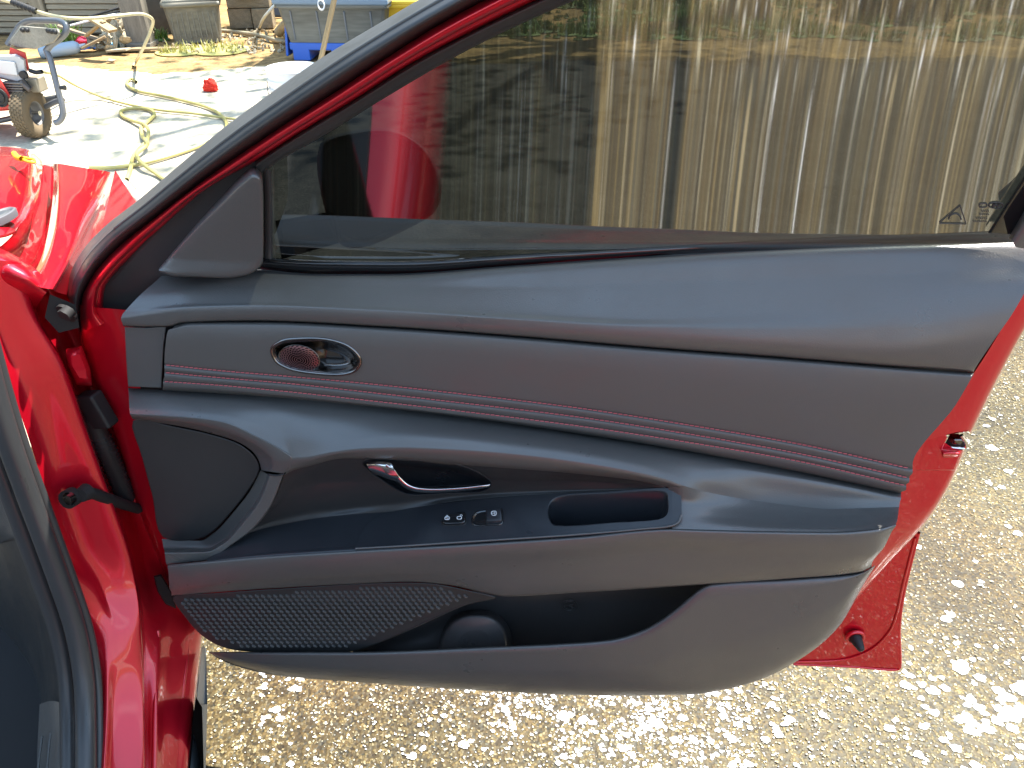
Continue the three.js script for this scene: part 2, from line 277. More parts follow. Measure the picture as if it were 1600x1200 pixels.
{ // soap suds left on the wet pavement
  const list = [];
  const blob = (x, z, r, h) => { const n = 14, a = rnd() * 9, ring = (k, y) => Array.from({ length: n }, (_, i) => { const t = i / n * 2 * Math.PI, s = r * k * (0.75 + 0.55 * perlin.noise(Math.cos(t) * 1.1 + a, Math.sin(t) * 1.1, a)); return new V3(x + Math.cos(t) * s * 1.25, y, z - Math.sin(t) * s); }); list.push(rings([ring(1, 0.002), ring(0.92, h * 0.7), ring(0.6, h)])); };
  const ok = (x, z) => x > -0.9;
  for (let i = 0; i < 620; i++) { const z = -0.72 - 1.6 * rnd(), x = rr(0.2, 1.7); blob(x, z, 0.0015 + 0.011 * Math.pow(rnd(), 3.4), 0.0016); }
  for (let i = 0; i < 1400; i++) blob(rr(-0.25, 1.4), rr(-0.6, 0.1), 0.0007 + 0.0022 * Math.pow(rnd(), 3), 0.0015);
  for (let i = 0; i < 500; i++) { const t = rnd(), z = -0.74 - 0.26 * rnd(), x = rr(-0.5, 0.55); if (fbm(x * 5, z * 5, 3) > 0.0) blob(x, z, 0.0015 + 0.008 * Math.pow(rnd(), 2.4), 0.0016); }
  for (let i = 0; i < 1500; i++) { const x = 0.18 + 0.36 * (rnd() + rnd() - 1), z = -0.88 + 0.16 * (rnd() + rnd() - 1); if (fbm(x * 7, z * 7, 6) > -0.08) blob(x, z, 0.0012 + 0.0045 * Math.pow(rnd(), 2), 0.0012); }
  for (let i = 0; i < 1200; i++) blob(rr(-0.55, 0.7), rr(-1.05, -0.72), 0.001 + 0.002 * Math.pow(rnd(), 2), 0.001);
  for (let i = 0; i < 260; i++) { const a = rnd() * 6.3, d = 0.25 * Math.pow(rnd(), 0.7), c = HZ(1590, 1120); const x = c.x + d * Math.cos(a) * 1.1, z = c.z + d * Math.sin(a) * 0.75; if (fbm(x * 9, z * 9, 2) > -0.12) blob(x, z, 0.004 + 0.016 * (1 - d / 0.25) * rnd(), 0.002); }
  for (const [px, py, r] of [[1495, 913, 0.012], [1477, 968, 0.011], [1524, 878, 0.006], [1532, 909, 0.007], [1574, 823, 0.008], [1590, 835, 0.011], [1548, 700, 0.016], [1575, 737, 0.011], [1545, 755, 0.009], [1500, 1042, 0.02], [1532, 1060, 0.012], [880, 1120, 0.014], [910, 1125, 0.01]]) { const p = HZ(px, py); blob(p.x, p.z, r, 0.002); }
  const o = solo('soap_suds', merge(list), std({ color: C(0.82, 0.83, 0.82), roughness: 0.35 }), 'white flecks and patches of soap suds on the wet pavement', 'soap suds'); o.userData.kind = 'stuff';
}

// ================================================================ the car
const car = thing('car', 'glossy red car with its front passenger door swung wide open', 'car', new V3());
// ---- body
const bodyGrid = (rows, o = {}) => loft(rows, { mode: 'len', nu: 40, nv: 3, ...o });
{
  // hinge pillar and sill, seen from behind: s is the distance towards the nose
  const P0 = [[-60, 380, 0.02], [0, 560, 0.0], [38, 665, -0.005], [75, 780, -0.01], [115, 895, -0.02], [143, 980, -0.035], [154, 1050, -0.06], [156, 1120, -0.10], [156, 1260, -0.2]];
  const P1 = [[-40, 400, 0.03], [0, 520, 0.018], [43, 625, 0.01], [83, 760, 0.005], [118, 860, 0], [150, 925, -0.015], [168, 1000, -0.045], [168, 1090, -0.09], [160, 1260, -0.2]];
  const P2 = [[-20, 405, 0.03], [12, 510, 0.022], [55, 610, 0.016], [95, 750, 0.012], [130, 850, 0.008], [163, 920, -0.005], [180, 990, -0.04], [178, 1090, -0.085], [172, 1260, -0.195]];
  const P3 = [[30, 410, 0.045], [50, 482, 0.035], [98, 570, 0.03], [133, 670, 0.026], [160, 747, 0.022], [185, 815, 0.018], [205, 880, 0.01], [218, 960, -0.02], [223, 1050, -0.06], [225, 1260, -0.19]];
  const P4 = [[40, 415, 0.08], [60, 490, 0.08], [108, 580, 0.08], [141, 675, 0.075], [167, 750, 0.07], [191, 815, 0.065], [211, 885, 0.05], [224, 965, 0.02], [229, 1055, -0.03], [231, 1260, -0.16]];
  part('hinge_pillar', bodyGrid([P0, P1, P2, P3, P4], { proj: BP, nv: 4, nu: 90 }), M.red, car);
  const Q1 = [[70, 440, 0.14], [110, 520, 0.14], [140, 600, 0.13], [165, 680, 0.12], [195, 770, 0.11], [222, 850, 0.09], [240, 930, 0.06], [246, 985, 0.02], [243, 1100, -0.06], [240, 1260, -0.16]];
  const Q2 = [[120, 445, 0.13], [150, 520, 0.13], [175, 620, 0.13], [215, 740, 0.12], [245, 850, 0.1], [262, 930, 0.07], [266, 990, 0.03], [258, 1100, -0.05], [252, 1260, -0.15]];
  const Q3 = [[190, 445, 0.12], [210, 520, 0.12], [230, 620, 0.12], [255, 740, 0.12], [280, 850, 0.1], [292, 940, 0.08], [296, 990, 0.045], [282, 1100, -0.04], [270, 1260, -0.14]];
  const Q4 = [[240, 445, 0.12], [250, 520, 0.12], [270, 620, 0.12], [290, 740, 0.12], [310, 850, 0.1], [318, 960, 0.08], [313, 1012, 0.05], [303, 1100, -0.03], [288, 1260, -0.13]];
  const Q5 = [[243, 445, 0.14], [253, 520, 0.14], [273, 620, 0.14], [293, 740, 0.14], [313, 850, 0.13], [320, 960, 0.12], [316, 1014, 0.1], [306, 1102, 0.02], [291, 1260, -0.08]];
  part('sill_flange', bodyGrid([P4, Q1, Q2, Q3, Q4, Q5], { proj: BP, nv: 4, nu: 90 }), M.red, car);
  // fine folded edges along the flange
  part('flange_seam', merge([tube([[246, 985, 0.022], [246, 1040, -0.01], [243, 1100, -0.06], [240, 1250, -0.155]].map((p) => BP(...p)), 0.004, 30, 8), tube([[292, 960, 0.07], [294, 1000, 0.04], [284, 1090, -0.03], [272, 1250, -0.13]].map((p) => BP(...p)), 0.0035, 30, 8)]), M.red, car);
  // pale outer sill panel and dark underside
  part('rocker_panel', merge([rings([[[314, 1010, 0.09], [322, 1012, 0.12], [324, 1100, 0.06], [308, 1102, 0.01]].map((p) => BP(...p)), [[304, 1150, -0.02], [320, 1150, 0.03], [320, 1260, -0.05], [292, 1260, -0.12]].map((p) => BP(...p))])]), std({ color: C(0.12, 0.15, 0.18), roughness: 0.4 }), car);
  part('wheel_arch_liner', plate([[306, 1090], [316, 1105], [320, 1270], [280, 1270], [290, 1200]], -0.03, 0.05, BP), M.black, car);
}
{
  // fender, hood and the drain channel between them
  const rows = (a) => a;
  const fen = loft(rows([
    [[84, 256, 0.86], [83, 300, 0.90], [78, 345, 0.925], [70, 385, 0.94], [58, 418, 0.95], [42, 440, 0.955]],
    [[92, 256, 0.885], [95, 300, 0.925], [92, 345, 0.945], [84, 385, 0.955], [70, 420, 0.96], [55, 446, 0.962]],
    [[130, 262, 0.87], [128, 305, 0.915], [117, 350, 0.94], [103, 390, 0.955], [84, 425, 0.962], [68, 450, 0.965]],
    [[174, 270, 0.83], [155, 315, 0.89], [135, 355, 0.92], [116, 392, 0.945], [98, 425, 0.957], [82, 452, 0.962]],
    [[177, 273, 0.815], [159, 318, 0.875], [139, 358, 0.905], [120, 395, 0.932], [102, 428, 0.945], [86, 455, 0.95]],
    [[205, 296, 0.74], [198, 335, 0.80], [180, 372, 0.84], [160, 405, 0.86], [140, 435, 0.88], [122, 465, 0.88]],
    [[222, 312, 0.66], [232, 355, 0.66], [220, 395, 0.67], [205, 425, 0.68], [190, 450, 0.70], [175, 480, 0.70]],
  ]), { mode: 'len', proj: HZ, nu: 60, nv: 4, bump: (x, y) => 0.0016 * perlin.noise(x * 0.03, y * 0.02, 3) });
  part('fender', fen, M.red, car);
  const hood = loft([
    [[-120, 245, 0.93], [-60, 232, 0.93], [0, 229, 0.92], [40, 233, 0.9], [66, 250, 0.87]],
    [[-120, 262, 0.965], [-60, 250, 0.965], [0, 246, 0.955], [42, 249, 0.935], [66, 264, 0.90]],
    [[-120, 300, 0.985], [-60, 296, 0.985], [-5, 296, 0.98], [35, 300, 0.965], [60, 305, 0.935]],
    [[-120, 340, 0.995], [-60, 340, 0.995], [-15, 342, 0.99], [20, 345, 0.98], [42, 338, 0.96]],
    [[-120, 378, 1.0], [-60, 378, 1.0], [-25, 372, 0.998], [5, 368, 0.99], [24, 361, 0.975]],
    [[-120, 381, 0.98], [-60, 381, 0.98], [-24, 375, 0.978], [7, 371, 0.97], [27, 363, 0.955]],
  ], { mode: 'len', proj: HZ, nu: 50, nv: 4, bump: (x, y) => 0.001 * perlin.noise(x * 0.05, y * 0.04, 1) });
  part('hood', hood, M.red, car);
  const chan = loft([
    [[60, 255, 0.84], [50, 310, 0.88], [34, 345, 0.90], [15, 372, 0.91], [-20, 400, 0.92]],
    [[70, 258, 0.80], [62, 315, 0.83], [50, 355, 0.86], [30, 390, 0.89], [-10, 420, 0.91]],
    [[80, 260, 0.80], [80, 320, 0.83], [68, 365, 0.86], [50, 405, 0.90], [10, 440, 0.92]],
    [[92, 256, 0.86], [92, 310, 0.90], [86, 360, 0.925], [72, 405, 0.945], [45, 445, 0.95]],
  ], { mode: 'len', proj: HZ, nu: 40, nv: 4, bump: (x, y) => 0.004 * perlin.noise(x * 0.07, y * 0.05, 8) });
  part('drain_channel', chan, M.red, car);
  // base of the windscreen pillar sweeping down to the hinge pillar
  part('pillar_base', loft([
    [[-80, 360, 0.99], [0, 388, 0.985], [45, 412, 0.975], [82, 446, 0.95]],
    [[-80, 376, 1.0], [0, 402, 0.995], [40, 424, 0.982], [74, 455, 0.955]],
    [[-80, 420, 0.99], [0, 440, 0.975], [30, 460, 0.955], [55, 486, 0.92]],
    [[-80, 470, 0.93], [-10, 500, 0.90], [20, 530, 0.87], [40, 560, 0.84]],
  ], { mode: 'len', proj: HZ, nu: 40, nv: 4 }), M.red, car);
  // headlight lens at the nose of the fender
  part('headlight', loft([
    [[176, 274, 0.80], [190, 284, 0.79], [205, 300, 0.77], [216, 318, 0.74]],
    [[182, 274, 0.785], [196, 282, 0.78], [211, 297, 0.755], [221, 316, 0.72]],
    [[188, 276, 0.75], [203, 284, 0.74], [217, 300, 0.70], [226, 320, 0.66]],
  ], { mode: 'len', proj: (a, b, c) => HZ(a, b, c + 0.008), nu: 20, nv: 3 }), phy({ color: C(0.7, 0.72, 0.74), roughness: 0.08, clearcoat: 1 }), car);
  // washer cap: grey oval set in the hood edge
  const oc = HZ(0, 341, 0.995), oval = (k, y) => Array.from({ length: 28 }, (_, i) => { const t = i / 28 * 2 * Math.PI; return new V3(oc.x + Math.cos(t) * 0.011 * k + Math.sin(t) * 0.004 * k, oc.y + y, oc.z - Math.sin(t) * 0.026 * k); });
  const cap = part('washer_cap', rings([oval(1, -0.004), oval(1, 0.004), oval(0.85, 0.006), oval(0.78, 0.002)]), std({ color: C(0.1, 0.1, 0.11), roughness: 0.6 }), car);
  part('cap_centre', rings([oval(0.77, 0.001), oval(0.5, 0.005), oval(0.3, 0.005)]), std({ color: C(0.05, 0.055, 0.06), roughness: 0.6 }), cap);
  // yellow dipstick loop lying on the hood edge
  part('dipstick_loop', merge([tube([[34, 247], [42, 252], [53, 254], [52, 249], [42, 247], [36, 246]].map(([a, b]) => HZ(a, b, 0.975)), 0.002, 30, 8), tube([[22, 240], [27, 246], [34, 248]].map(([a, b]) => HZ(a, b, 0.977)), 0.0042, 12, 8)]), std({ color: C(0.85, 0.55, 0.03), roughness: 0.45 }), car);
}
{
  // door-opening seal, kick panel, carpet and sill trim
  const sealPts = [[-80, 330, 0.0], [-24, 560, -0.02], [14, 690, -0.03], [50, 790, -0.035], [90, 900, -0.045], [118, 985, -0.06], [131, 1060, -0.085], [134, 1130, -0.12], [134, 1290, -0.22]];
  const sg = tube(sealPts.map((p) => BP(...p)), 0.0125, 80, 14);
  const seal = part('opening_seal', sg, M.rubber, car);
  part('seal_lip', tube(sealPts.map(([a, b, s]) => BP(a + 20, b - 4, s + 0.012)), 0.006, 80, 10), M.rubber, seal);
  part('inner_lip', tube(sealPts.map(([a, b, s]) => BP(a - 26, b + 6, s + 0.02)), 0.011, 80, 12), M.rubber, seal);
  part('dash_side', loft([
    [[-240, 500, 0.02], [-80, 620, 0.02], [-20, 700, 0.01], [20, 790, 0.0], [35, 842, -0.005]],
    [[-240, 760, 0.06], [-80, 770, 0.06], [-40, 790, 0.055], [5, 825, 0.04], [33, 845, 0.0]],
    [[-240, 860, 0.12], [-80, 855, 0.12], [-40, 853, 0.12], [0, 850, 0.1], [32, 847, 0.02]],
  ], { mode: 'len', proj: BP, nu: 30, nv: 3 }), M.trim, car);
  part('kick_panel', loft([
    [[30, 840, 0.0], [62, 900, -0.01], [88, 980, -0.02], [100, 1060, -0.05], [102, 1150, -0.11], [100, 1280, -0.2]],
    [[20, 845, 0.02], [48, 905, 0.015], [76, 985, 0.005], [90, 1065, -0.03], [94, 1150, -0.09], [92, 1280, -0.18]],
    [[-20, 850, 0.2], [5, 920, 0.19], [40, 1000, 0.16], [60, 1080, 0.1], [62, 1160, 0.02], [58, 1280, -0.1]],
    [[-80, 850, 0.4], [-60, 920, 0.4], [-30, 1000, 0.36], [0, 1080, 0.28], [5, 1160, 0.18], [0, 1280, 0.05]],
  ], { mode: 'len', proj: BP, nu: 40, nv: 3 }), M.trimDark, car);
  part('carpet', loft([[[-300, 860, 0.5], [-60, 860, 0.42], [60, 1080, 0.25]], [[-300, 1300, 0.2], [-60, 1300, 0.1], [62, 1300, -0.05]]], { mode: 'len', proj: BP, nu: 20, nv: 3 }), M.carpet, car);
  part('sill_trim', loft([[[62, 1100, -0.02], [58, 1180, -0.06], [56, 1290, -0.14]], [[82, 1095, -0.05], [80, 1180, -0.1], [78, 1290, -0.18]], [[100, 1100, -0.07], [101, 1180, -0.125], [100, 1290, -0.2]]], { mode: 'len', proj: BP, nu: 20, nv: 3 }), M.trim, car);
  for (const g of [tube([[66, 1150, -0.06], [60, 1200, -0.09], [56, 1270, -0.13]].map((p) => BP(p[0], p[1], p[2] - 0.01)), 0.0015, 12, 6), tube([[79, 1145, -0.08], [74, 1200, -0.11], [71, 1270, -0.15]].map((p) => BP(p[0], p[1], p[2] - 0.01)), 0.0015, 12, 6)]) part('sill_groove', g, M.rubberPale, car);
}
{
  // the rest of the body, beside and behind the viewpoint: rear door, B pillar, roof, floor
  const side = (pts) => { const pos = [], idx = []; const n = pts[0].length; pts.forEach((r) => r.forEach(([f, y, o]) => { const p = car2w(f, y, o); pos.push(p.x, p.y, p.z); })); for (let k = 0; k < pts.length - 1; k++) for (let i = 0; i < n - 1; i++) { const a = k * n + i; idx.push(a, a + 1, a + n, a + 1, a + n + 1, a + n); } const g = new THREE.BufferGeometry(); g.setAttribute('position', new THREE.Float32BufferAttribute(pos, 3)); g.setAttribute('uv', new THREE.Float32BufferAttribute(new Float32Array(pos.length / 3 * 2), 2)); g.setIndex(idx); g.computeVertexNormals(); return g; };
  const fs = [-1.02, -1.3, -1.6, -1.9, -2.2, -2.7, -3.1];
  part('fender_side', side([[0.2, 0.02], [0.4, 0.05], [0.6, 0.06], [0.75, 0.04], [0.88, 0.0]].map(([y, o]) => [0.13, 0.2, 0.4, 0.7].map((f) => [f, y, o]))), M.red, car);
  part('rear_door', side([[0.22, 0.03], [0.4, 0.075], [0.6, 0.09], [0.8, 0.08], [0.95, 0.05]].map(([y, o]) => fs.map((f) => [f, y, o - (f < -2.2 ? (f + 2.2) ** 2 * 0.2 : 0)]))), M.red, car);
  part('rear_window', side([[0.95, 0.05], [1.15, -0.05], [1.33, -0.17]].map(([y, o]) => fs.slice(0, 5).map((f) => [f, y, o]))), M.gloss, car);
  part('sill_side', side([[0.16, 0.0], [0.22, 0.05], [0.29, 0.065], [0.33, 0.045], [0.345, -0.01], [0.345, -0.06]].map(([y, o]) => [-0.28, -0.4, -0.55, -0.75, -1.02, -1.5, -2.2].map((f) => [f, y, o + 0.04 * sstep(-0.28, -0.6, f)]))), M.red, car);
  part('scuff_plate', side([[0.345, -0.028], [0.35, -0.03], [0.35, -0.12], [0.26, -0.14]].map(([y, o]) => [-0.28, -0.4, -0.55, -0.75, -1.02].map((f) => [f, y, o]))), M.black, car);
  part('headliner', side([[1.33, -0.2], [1.385, -0.26], [1.41, -0.42], [1.42, -0.9], [1.41, -1.4], [1.33, -1.6]].map(([y, o]) => [-0.77, -1.0, -1.4, -1.9, -2.4].map((f) => [f, y - (f + 1.4) ** 2 * 0.06, o]))), M.trim, car);
  part('roof', side([[1.34, -0.18], [1.40, -0.24], [1.43, -0.4], [1.44, -0.9], [1.43, -1.4], [1.34, -1.62]].map(([y, o]) => [-0.75, -1.0, -1.4, -1.9, -2.4].map((f) => [f, y - (f + 1.4) ** 2 * 0.06, o]))), M.red, car);
  part('centre_pillar', side([[0.3, -0.04], [0.95, -0.04], [1.36, -0.2]].map(([y, o]) => [-0.98, -1.02, -1.1].map((f) => [f, y, o]))), M.black, car);
  part('seat_back', side([[0.3, -0.3], [0.7, -0.25], [1.0, -0.3], [1.02, -0.7], [0.5, -0.75], [0.3, -0.72]].map(([y, o]) => [-0.95, -0.85, -1.05].map((f) => [f, y, o]))), M.carpet, car);
  part('far_side', side([[0.2, -1.72], [0.9, -1.75], [0.95, -1.7]].map(([y, o]) => [0.2, 0, -1, -2, -3.1].map((f) => [f, y, o]))), M.black, car);
  part('cabin_floor', side([[0.26, -0.16], [0.22, -0.5], [0.22, -1.7]].map(([y, o]) => [0.5, 0, -1, -2, -3].map((f) => [f, y, o]))), M.carpet, car);
}

// ---- the open door
const shellPoly = [[126, 482], [142, 570], [170, 647], [216, 787], [262, 902], [300, 960], [345, 975], [600, 985], [1000, 990], [1230, 1005], [1300, 985], [1330, 943], [1390, 874], [1436, 818], [1468, 770], [1492, 724], [1472, 700], [1478, 680], [1512, 674], [1555, 596], [1593, 523], [1650, 425], [1650, 410], [1590, 410], [1400, 415], [1200, 422], [1000, 432], [800, 443], [600, 452], [420, 455], [250, 455], [190, 474], [160, 470]];
function prism(poly, w0, depth, proj = D) {
  const a = poly.map((p) => proj(p[0], p[1], w0)), b = a.map((p) => p.clone().add(new V3(0, 0, -depth)));
  const fl = THREE.ShapeUtils.triangulateShape(poly.map((p) => new THREE.Vector2(...p)), []), n = poly.length, pos = [], idx = [];
  const put = (l) => { const o = pos.length / 3; l.forEach((p) => pos.push(p.x, p.y, p.z)); return o; };
  let o = put(a); fl.forEach((f) => idx.push(o + f[0], o + f[2], o + f[1])); o = put(b); fl.forEach((f) => idx.push(o + f[0], o + f[1], o + f[2]));
  for (let i = 0; i < n; i++) { const j = (i + 1) % n; o = put([a[i], a[j], b[j], b[i]]); idx.push(o, o + 1, o + 2, o, o + 2, o + 3); }
  const g = new THREE.BufferGeometry(); g.setAttribute('position', new THREE.Float32BufferAttribute(pos, 3)); g.setAttribute('uv', new THREE.Float32BufferAttribute(new Float32Array(pos.length / 3 * 2), 2)); g.setIndex(idx); g.computeVertexNormals(); return g;
}
const door = part('door', prism(shellPoly, -0.004, 0.055), M.red, car, 'open front passenger door');
// red sheet left of the trim
part('door_edge', loft([
  [[118, 474, -0.03], [122, 520, -0.03], [136, 575, -0.03], [164, 650, -0.03], [184, 705, -0.03], [210, 787, -0.03], [256, 900, -0.03], [285, 965, -0.03]],
  [[125, 476, 0.012], [128, 520, 0.012], [141, 572, 0.012], [168, 647, 0.012], [188, 703, 0.012], [214, 787, 0.012], [259, 900, 0.012], [288, 963, 0.012]],
  [[133, 478, 0.018], [137, 520, 0.018], [150, 570, 0.018], [177, 645, 0.018], [197, 702, 0.018], [222, 785, 0.018], [264, 895, 0.018], [293, 958, 0.018]],
  [[205, 485, 0.02], [208, 520, 0.02], [215, 570, 0.02], [225, 645, 0.02], [240, 702, 0.02], [262, 785, 0.02], [290, 880, 0.02], [320, 945, 0.02]],
], { mode: 'len', nu: 70, nv: 3 }), M.red, door);
// rear flange with the latch notch
const flUp = [
  [[1700, 250, 0.03], [1640, 370, 0.03], [1590, 470, 0.03], [1519, 587, 0.03], [1440, 690, 0.03]],
  [[1735, 270, 0.025], [1672, 385, 0.025], [1590, 520, 0.025], [1549, 596, 0.025], [1512, 672, 0.025]],
  [[1741, 271, 0.02], [1678, 387, 0.02], [1595, 523, 0.02], [1554, 599, 0.02], [1516, 677, 0.02]],
  [[1744, 273, -0.05], [1680, 389, -0.05], [1597, 525, -0.05], [1557, 601, -0.05], [1518, 679, -0.05]],
];
part('rear_flange', loft(flUp, { mode: 'len', nu: 60, nv: 3 }), M.red, door);
part('rear_flange', loft([
  [[1430, 670, 0.03], [1400, 730, 0.03], [1380, 790, 0.03], [1350, 850, 0.03], [1300, 920, 0.028], [1230, 990, 0.025]],
  [[1470, 688, 0.025], [1452, 740, 0.025], [1425, 800, 0.025], [1390, 852, 0.02], [1345, 915, 0.015], [1280, 990, 0.01]],
  [[1500, 704, 0.024], [1486, 738, 0.024], [1464, 780, 0.024], [1434, 822, 0.02], [1386, 874, 0.012], [1310, 960, 0.006]],
  [[1506, 704, 0.018], [1491, 740, 0.018], [1469, 782, 0.018], [1439, 824, 0.014], [1391, 876, 0.006], [1315, 962, 0.0]],
  [[1508, 705, -0.05], [1493, 741, -0.05], [1471, 783, -0.05], [1441, 825, -0.05], [1393, 878, -0.03], [1317, 965, -0.02]],
], { mode: 'len', nu: 60, nv: 3 }), M.red, door);
part('rear_flange', plate([[1418, 676], [1478, 679], [1480, 684], [1472, 702], [1502, 705], [1490, 735], [1400, 735]], 0.027, 0.03), M.red, door);
{ // latch in its notch
  const l = part('latch', plate([[1484, 679], [1500, 679], [1509, 693], [1508, 699], [1474, 698]], 0.004, 0.03), M.bracket, door);
  part('latch_rim', tube([[1474, 698], [1507, 700], [1510, 694], [1502, 680]].map(([a, b]) => D(a, b, 0.014)), 0.0022, 20, 8), M.chrome, l);
  part('latch_claw', rbox(0.011, 0.008, 0.012, 0.002, { p: D(1493, 686, 0.01) }), M.darkChrome, l);
  part('striker_pad', loft([[[1472, 705, 0.028], [1485, 704, 0.028], [1500, 706, 0.028]], [[1474, 708, 0.034], [1485, 707, 0.034], [1499, 708, 0.034]], [[1474, 711, 0.033], [1485, 711, 0.033], [1497, 711, 0.033]], [[1474, 716, 0.026], [1485, 716, 0.026], [1495, 715, 0.026]]], { nu: 16, nv: 3 }), M.red, door);
}
// lower rear corner of the outer skin
{
  part('outer_skin', prism([[1440, 822], [1434, 832], [1411, 927], [1404, 976], [1406, 1044], [1240, 1036], [1190, 1020], [1240, 900], [1340, 780]], -0.03, 0.04), M.red, door);
  part('skin_rim', merge([tube([[1240, 1034], [1320, 1030], [1362, 1014], [1390, 986], [1400, 962], [1412, 910], [1430, 840]].map(([a, b]) => D(a, b, -0.029)), 0.0016, 60, 8), tube([[1240, 1037], [1330, 1041], [1404, 1045], [1406, 1040], [1405, 980], [1412, 927], [1435, 832]].map(([a, b]) => D(a, b, -0.034)), 0.0026, 80, 8)]), M.red, door);
  const c = D(1336, 996, -0.025);
  part('bumper_seat', xf(new THREE.TorusGeometry(0.012, 0.003, 10, 28), { p: c }), M.red, door);
  part('bumper_stop', xf(new THREE.LatheGeometry([[0.0085, 0], [0.0085, 0.003], [0.0074, 0.009], [0.0055, 0.017], [0.004, 0.0205], [0, 0.021]].map((p) => new THREE.Vector2(...p)), 24), { p: c, r: [Math.PI / 2 + 0.15, 0, -0.15] }), M.black, door);
}
// ---- window frame: seal, red frame, inner trim (front diagonal, then over the top and down the rear)
const xy = (X, Y) => { // picture position of a point on the window surface
  const z = ZD + YAW * X + tum(Y), dx = X, dy = Y - CAM_H, dep = -sP * dy - cP * z, up = cP * dy - sP * z; return [800 + F * dx / dep, 600 - F * up / dep];
};
const FR = {
  g3: [[120, 477], [107, 469], [103, 456], [107, 435], [125, 397], [160, 357], [213, 315], [267, 269], [349, 200], [400, 162], [500, 92], [600, 32], [640, 8], [760, -62], [900, -130]],
  g2: [[122, 520], [123, 477], [133, 448], [149, 421], [187, 381], [240, 339], [320, 277], [420, 208], [525, 140], [600, 90], [675, 42], [750, 1], [860, -55], [1000, -112]],
  g1: [[184, 498], [165, 484], [160, 467], [171, 440], [200, 408], [253, 360], [320, 299], [400, 253], [475, 205], [550, 160], [650, 97], [800, 20], [860, -8], [980, -60], [1100, -104]],
  g0: [[402, 280], [424, 260], [505, 213], [600, 154], [747, 70], [900, 0], [1020, -45], [1150, -86]],
};
const band = (a, b, ts, offs) => { // rails between two edges at fractions ts, lifted by offs
  const A = railEval(a, 'len'), B = railEval(b, 'len');
  return ts.map((t, k) => Array.from({ length: 40 }, (_, i) => { const p = A(i / 39), q = B(i / 39); return [p[0] + (q[0] - p[0]) * t, p[1] + (q[1] - p[1]) * t, offs[k]]; }));
};
part('frame_seal', loft(band(FR.g3, FR.g2, [0.34, 0.37, 0.42, 0.54, 0.72, 0.88, 1.0, 1.08], [0.004, 0.013, 0.016, 0.023, 0.027, 0.020, 0.008, -0.004]), { mode: 'len', nu: 110, nv: 4, proj: SF }), M.rubber, door);
part('seal_lip', loft(band(FR.g3, FR.g2, [0, 0.01, 0.06, 0.2, 0.3, 0.36, 0.38], [-0.05, -0.032, -0.024, -0.006, 0.006, 0.013, 0.008]), { mode: 'len', nu: 110, nv: 4, proj: SF }), M.rubberPale, door);
part('seal_edge', tube(band(FR.g3, FR.g2, [0.37], [0.0125])[0].slice(6).map((p) => SF(...p)), 0.0018, 110, 8), M.rubberPale, door);
part('window_frame', loft(band(FR.g2, FR.g1, [0, 0.04, 0.16, 0.34, 0.52, 0.66, 0.70, 0.75, 0.9, 1], [-0.012, 0.002, 0.016, 0.025, 0.026, 0.020, 0.014, 0.014, 0.010, 0.0]), { mode: 'len', nu: 110, nv: 3, proj: SF }), M.red, door);
{
  const g1 = FR.g1.slice(7);
  part('frame_trim', loft(band(g1, FR.g0, [-0.2, 0.03, 0.2, 0.6, 0.93, 1], [-0.006, 0.009, 0.014, 0.013, 0.009, -0.002]), { mode: 'len', nu: 70, nv: 3, proj: SF }), M.trimDark, door);
  // the frame runs on over the top of the window and down behind it
  const top = [[0.09, 1.322], [0.22, 1.352], [0.36, 1.362], [0.5, 1.35], [0.6, 1.31], [0.66, 1.2], [0.70, 1.08], [0.735, 0.99]];
  const ring = (d, o) => top.map(([X, Y]) => { const p = xy(X + d * 0.3 * (X > 0.5 ? 1 : 0), Y + d * (X > 0.56 ? 0.2 : 1)); return [p[0], p[1], o]; });
  part('window_frame', loft([ring(0.06, -0.02), ring(0.055, 0.012), ring(0.03, 0.02), ring(0.0, 0.014), ring(-0.015, 0.0)], { mode: 'idx', nu: 60, nv: 3, proj: SF }), M.red, door);
  part('rear_post', loft([[[1543, 364, 0.004], [1600, 275, 0.004], [1680, 150, 0.004], [1750, 40, 0.004]], [[1548, 364, 0.008], [1604, 277, 0.008], [1684, 152, 0.008], [1754, 42, 0.008]], [[1582, 366, 0.008], [1615, 312, 0.008], [1700, 180, 0.008], [1780, 60, 0.008]]], { mode: 'len', nu: 20, nv: 3, proj: SF }), M.gloss, door);
  part('rear_post_trim', loft([[[1576, 372, 0.008], [1600, 330, 0.008], [1690, 190, 0.008], [1770, 60, 0.008]], [[1580, 374, 0.03], [1606, 334, 0.025], [1696, 194, 0.02], [1776, 62, 0.02]], [[1588, 386, 0.036], [1625, 345, 0.03], [1715, 205, 0.02], [1790, 70, 0.02]], [[1650, 392, 0.03], [1680, 360, 0.025], [1760, 230, 0.015], [1830, 90, 0.015]]], { mode: 'len', nu: 24, nv: 3, proj: SF }), M.trim, door);
}
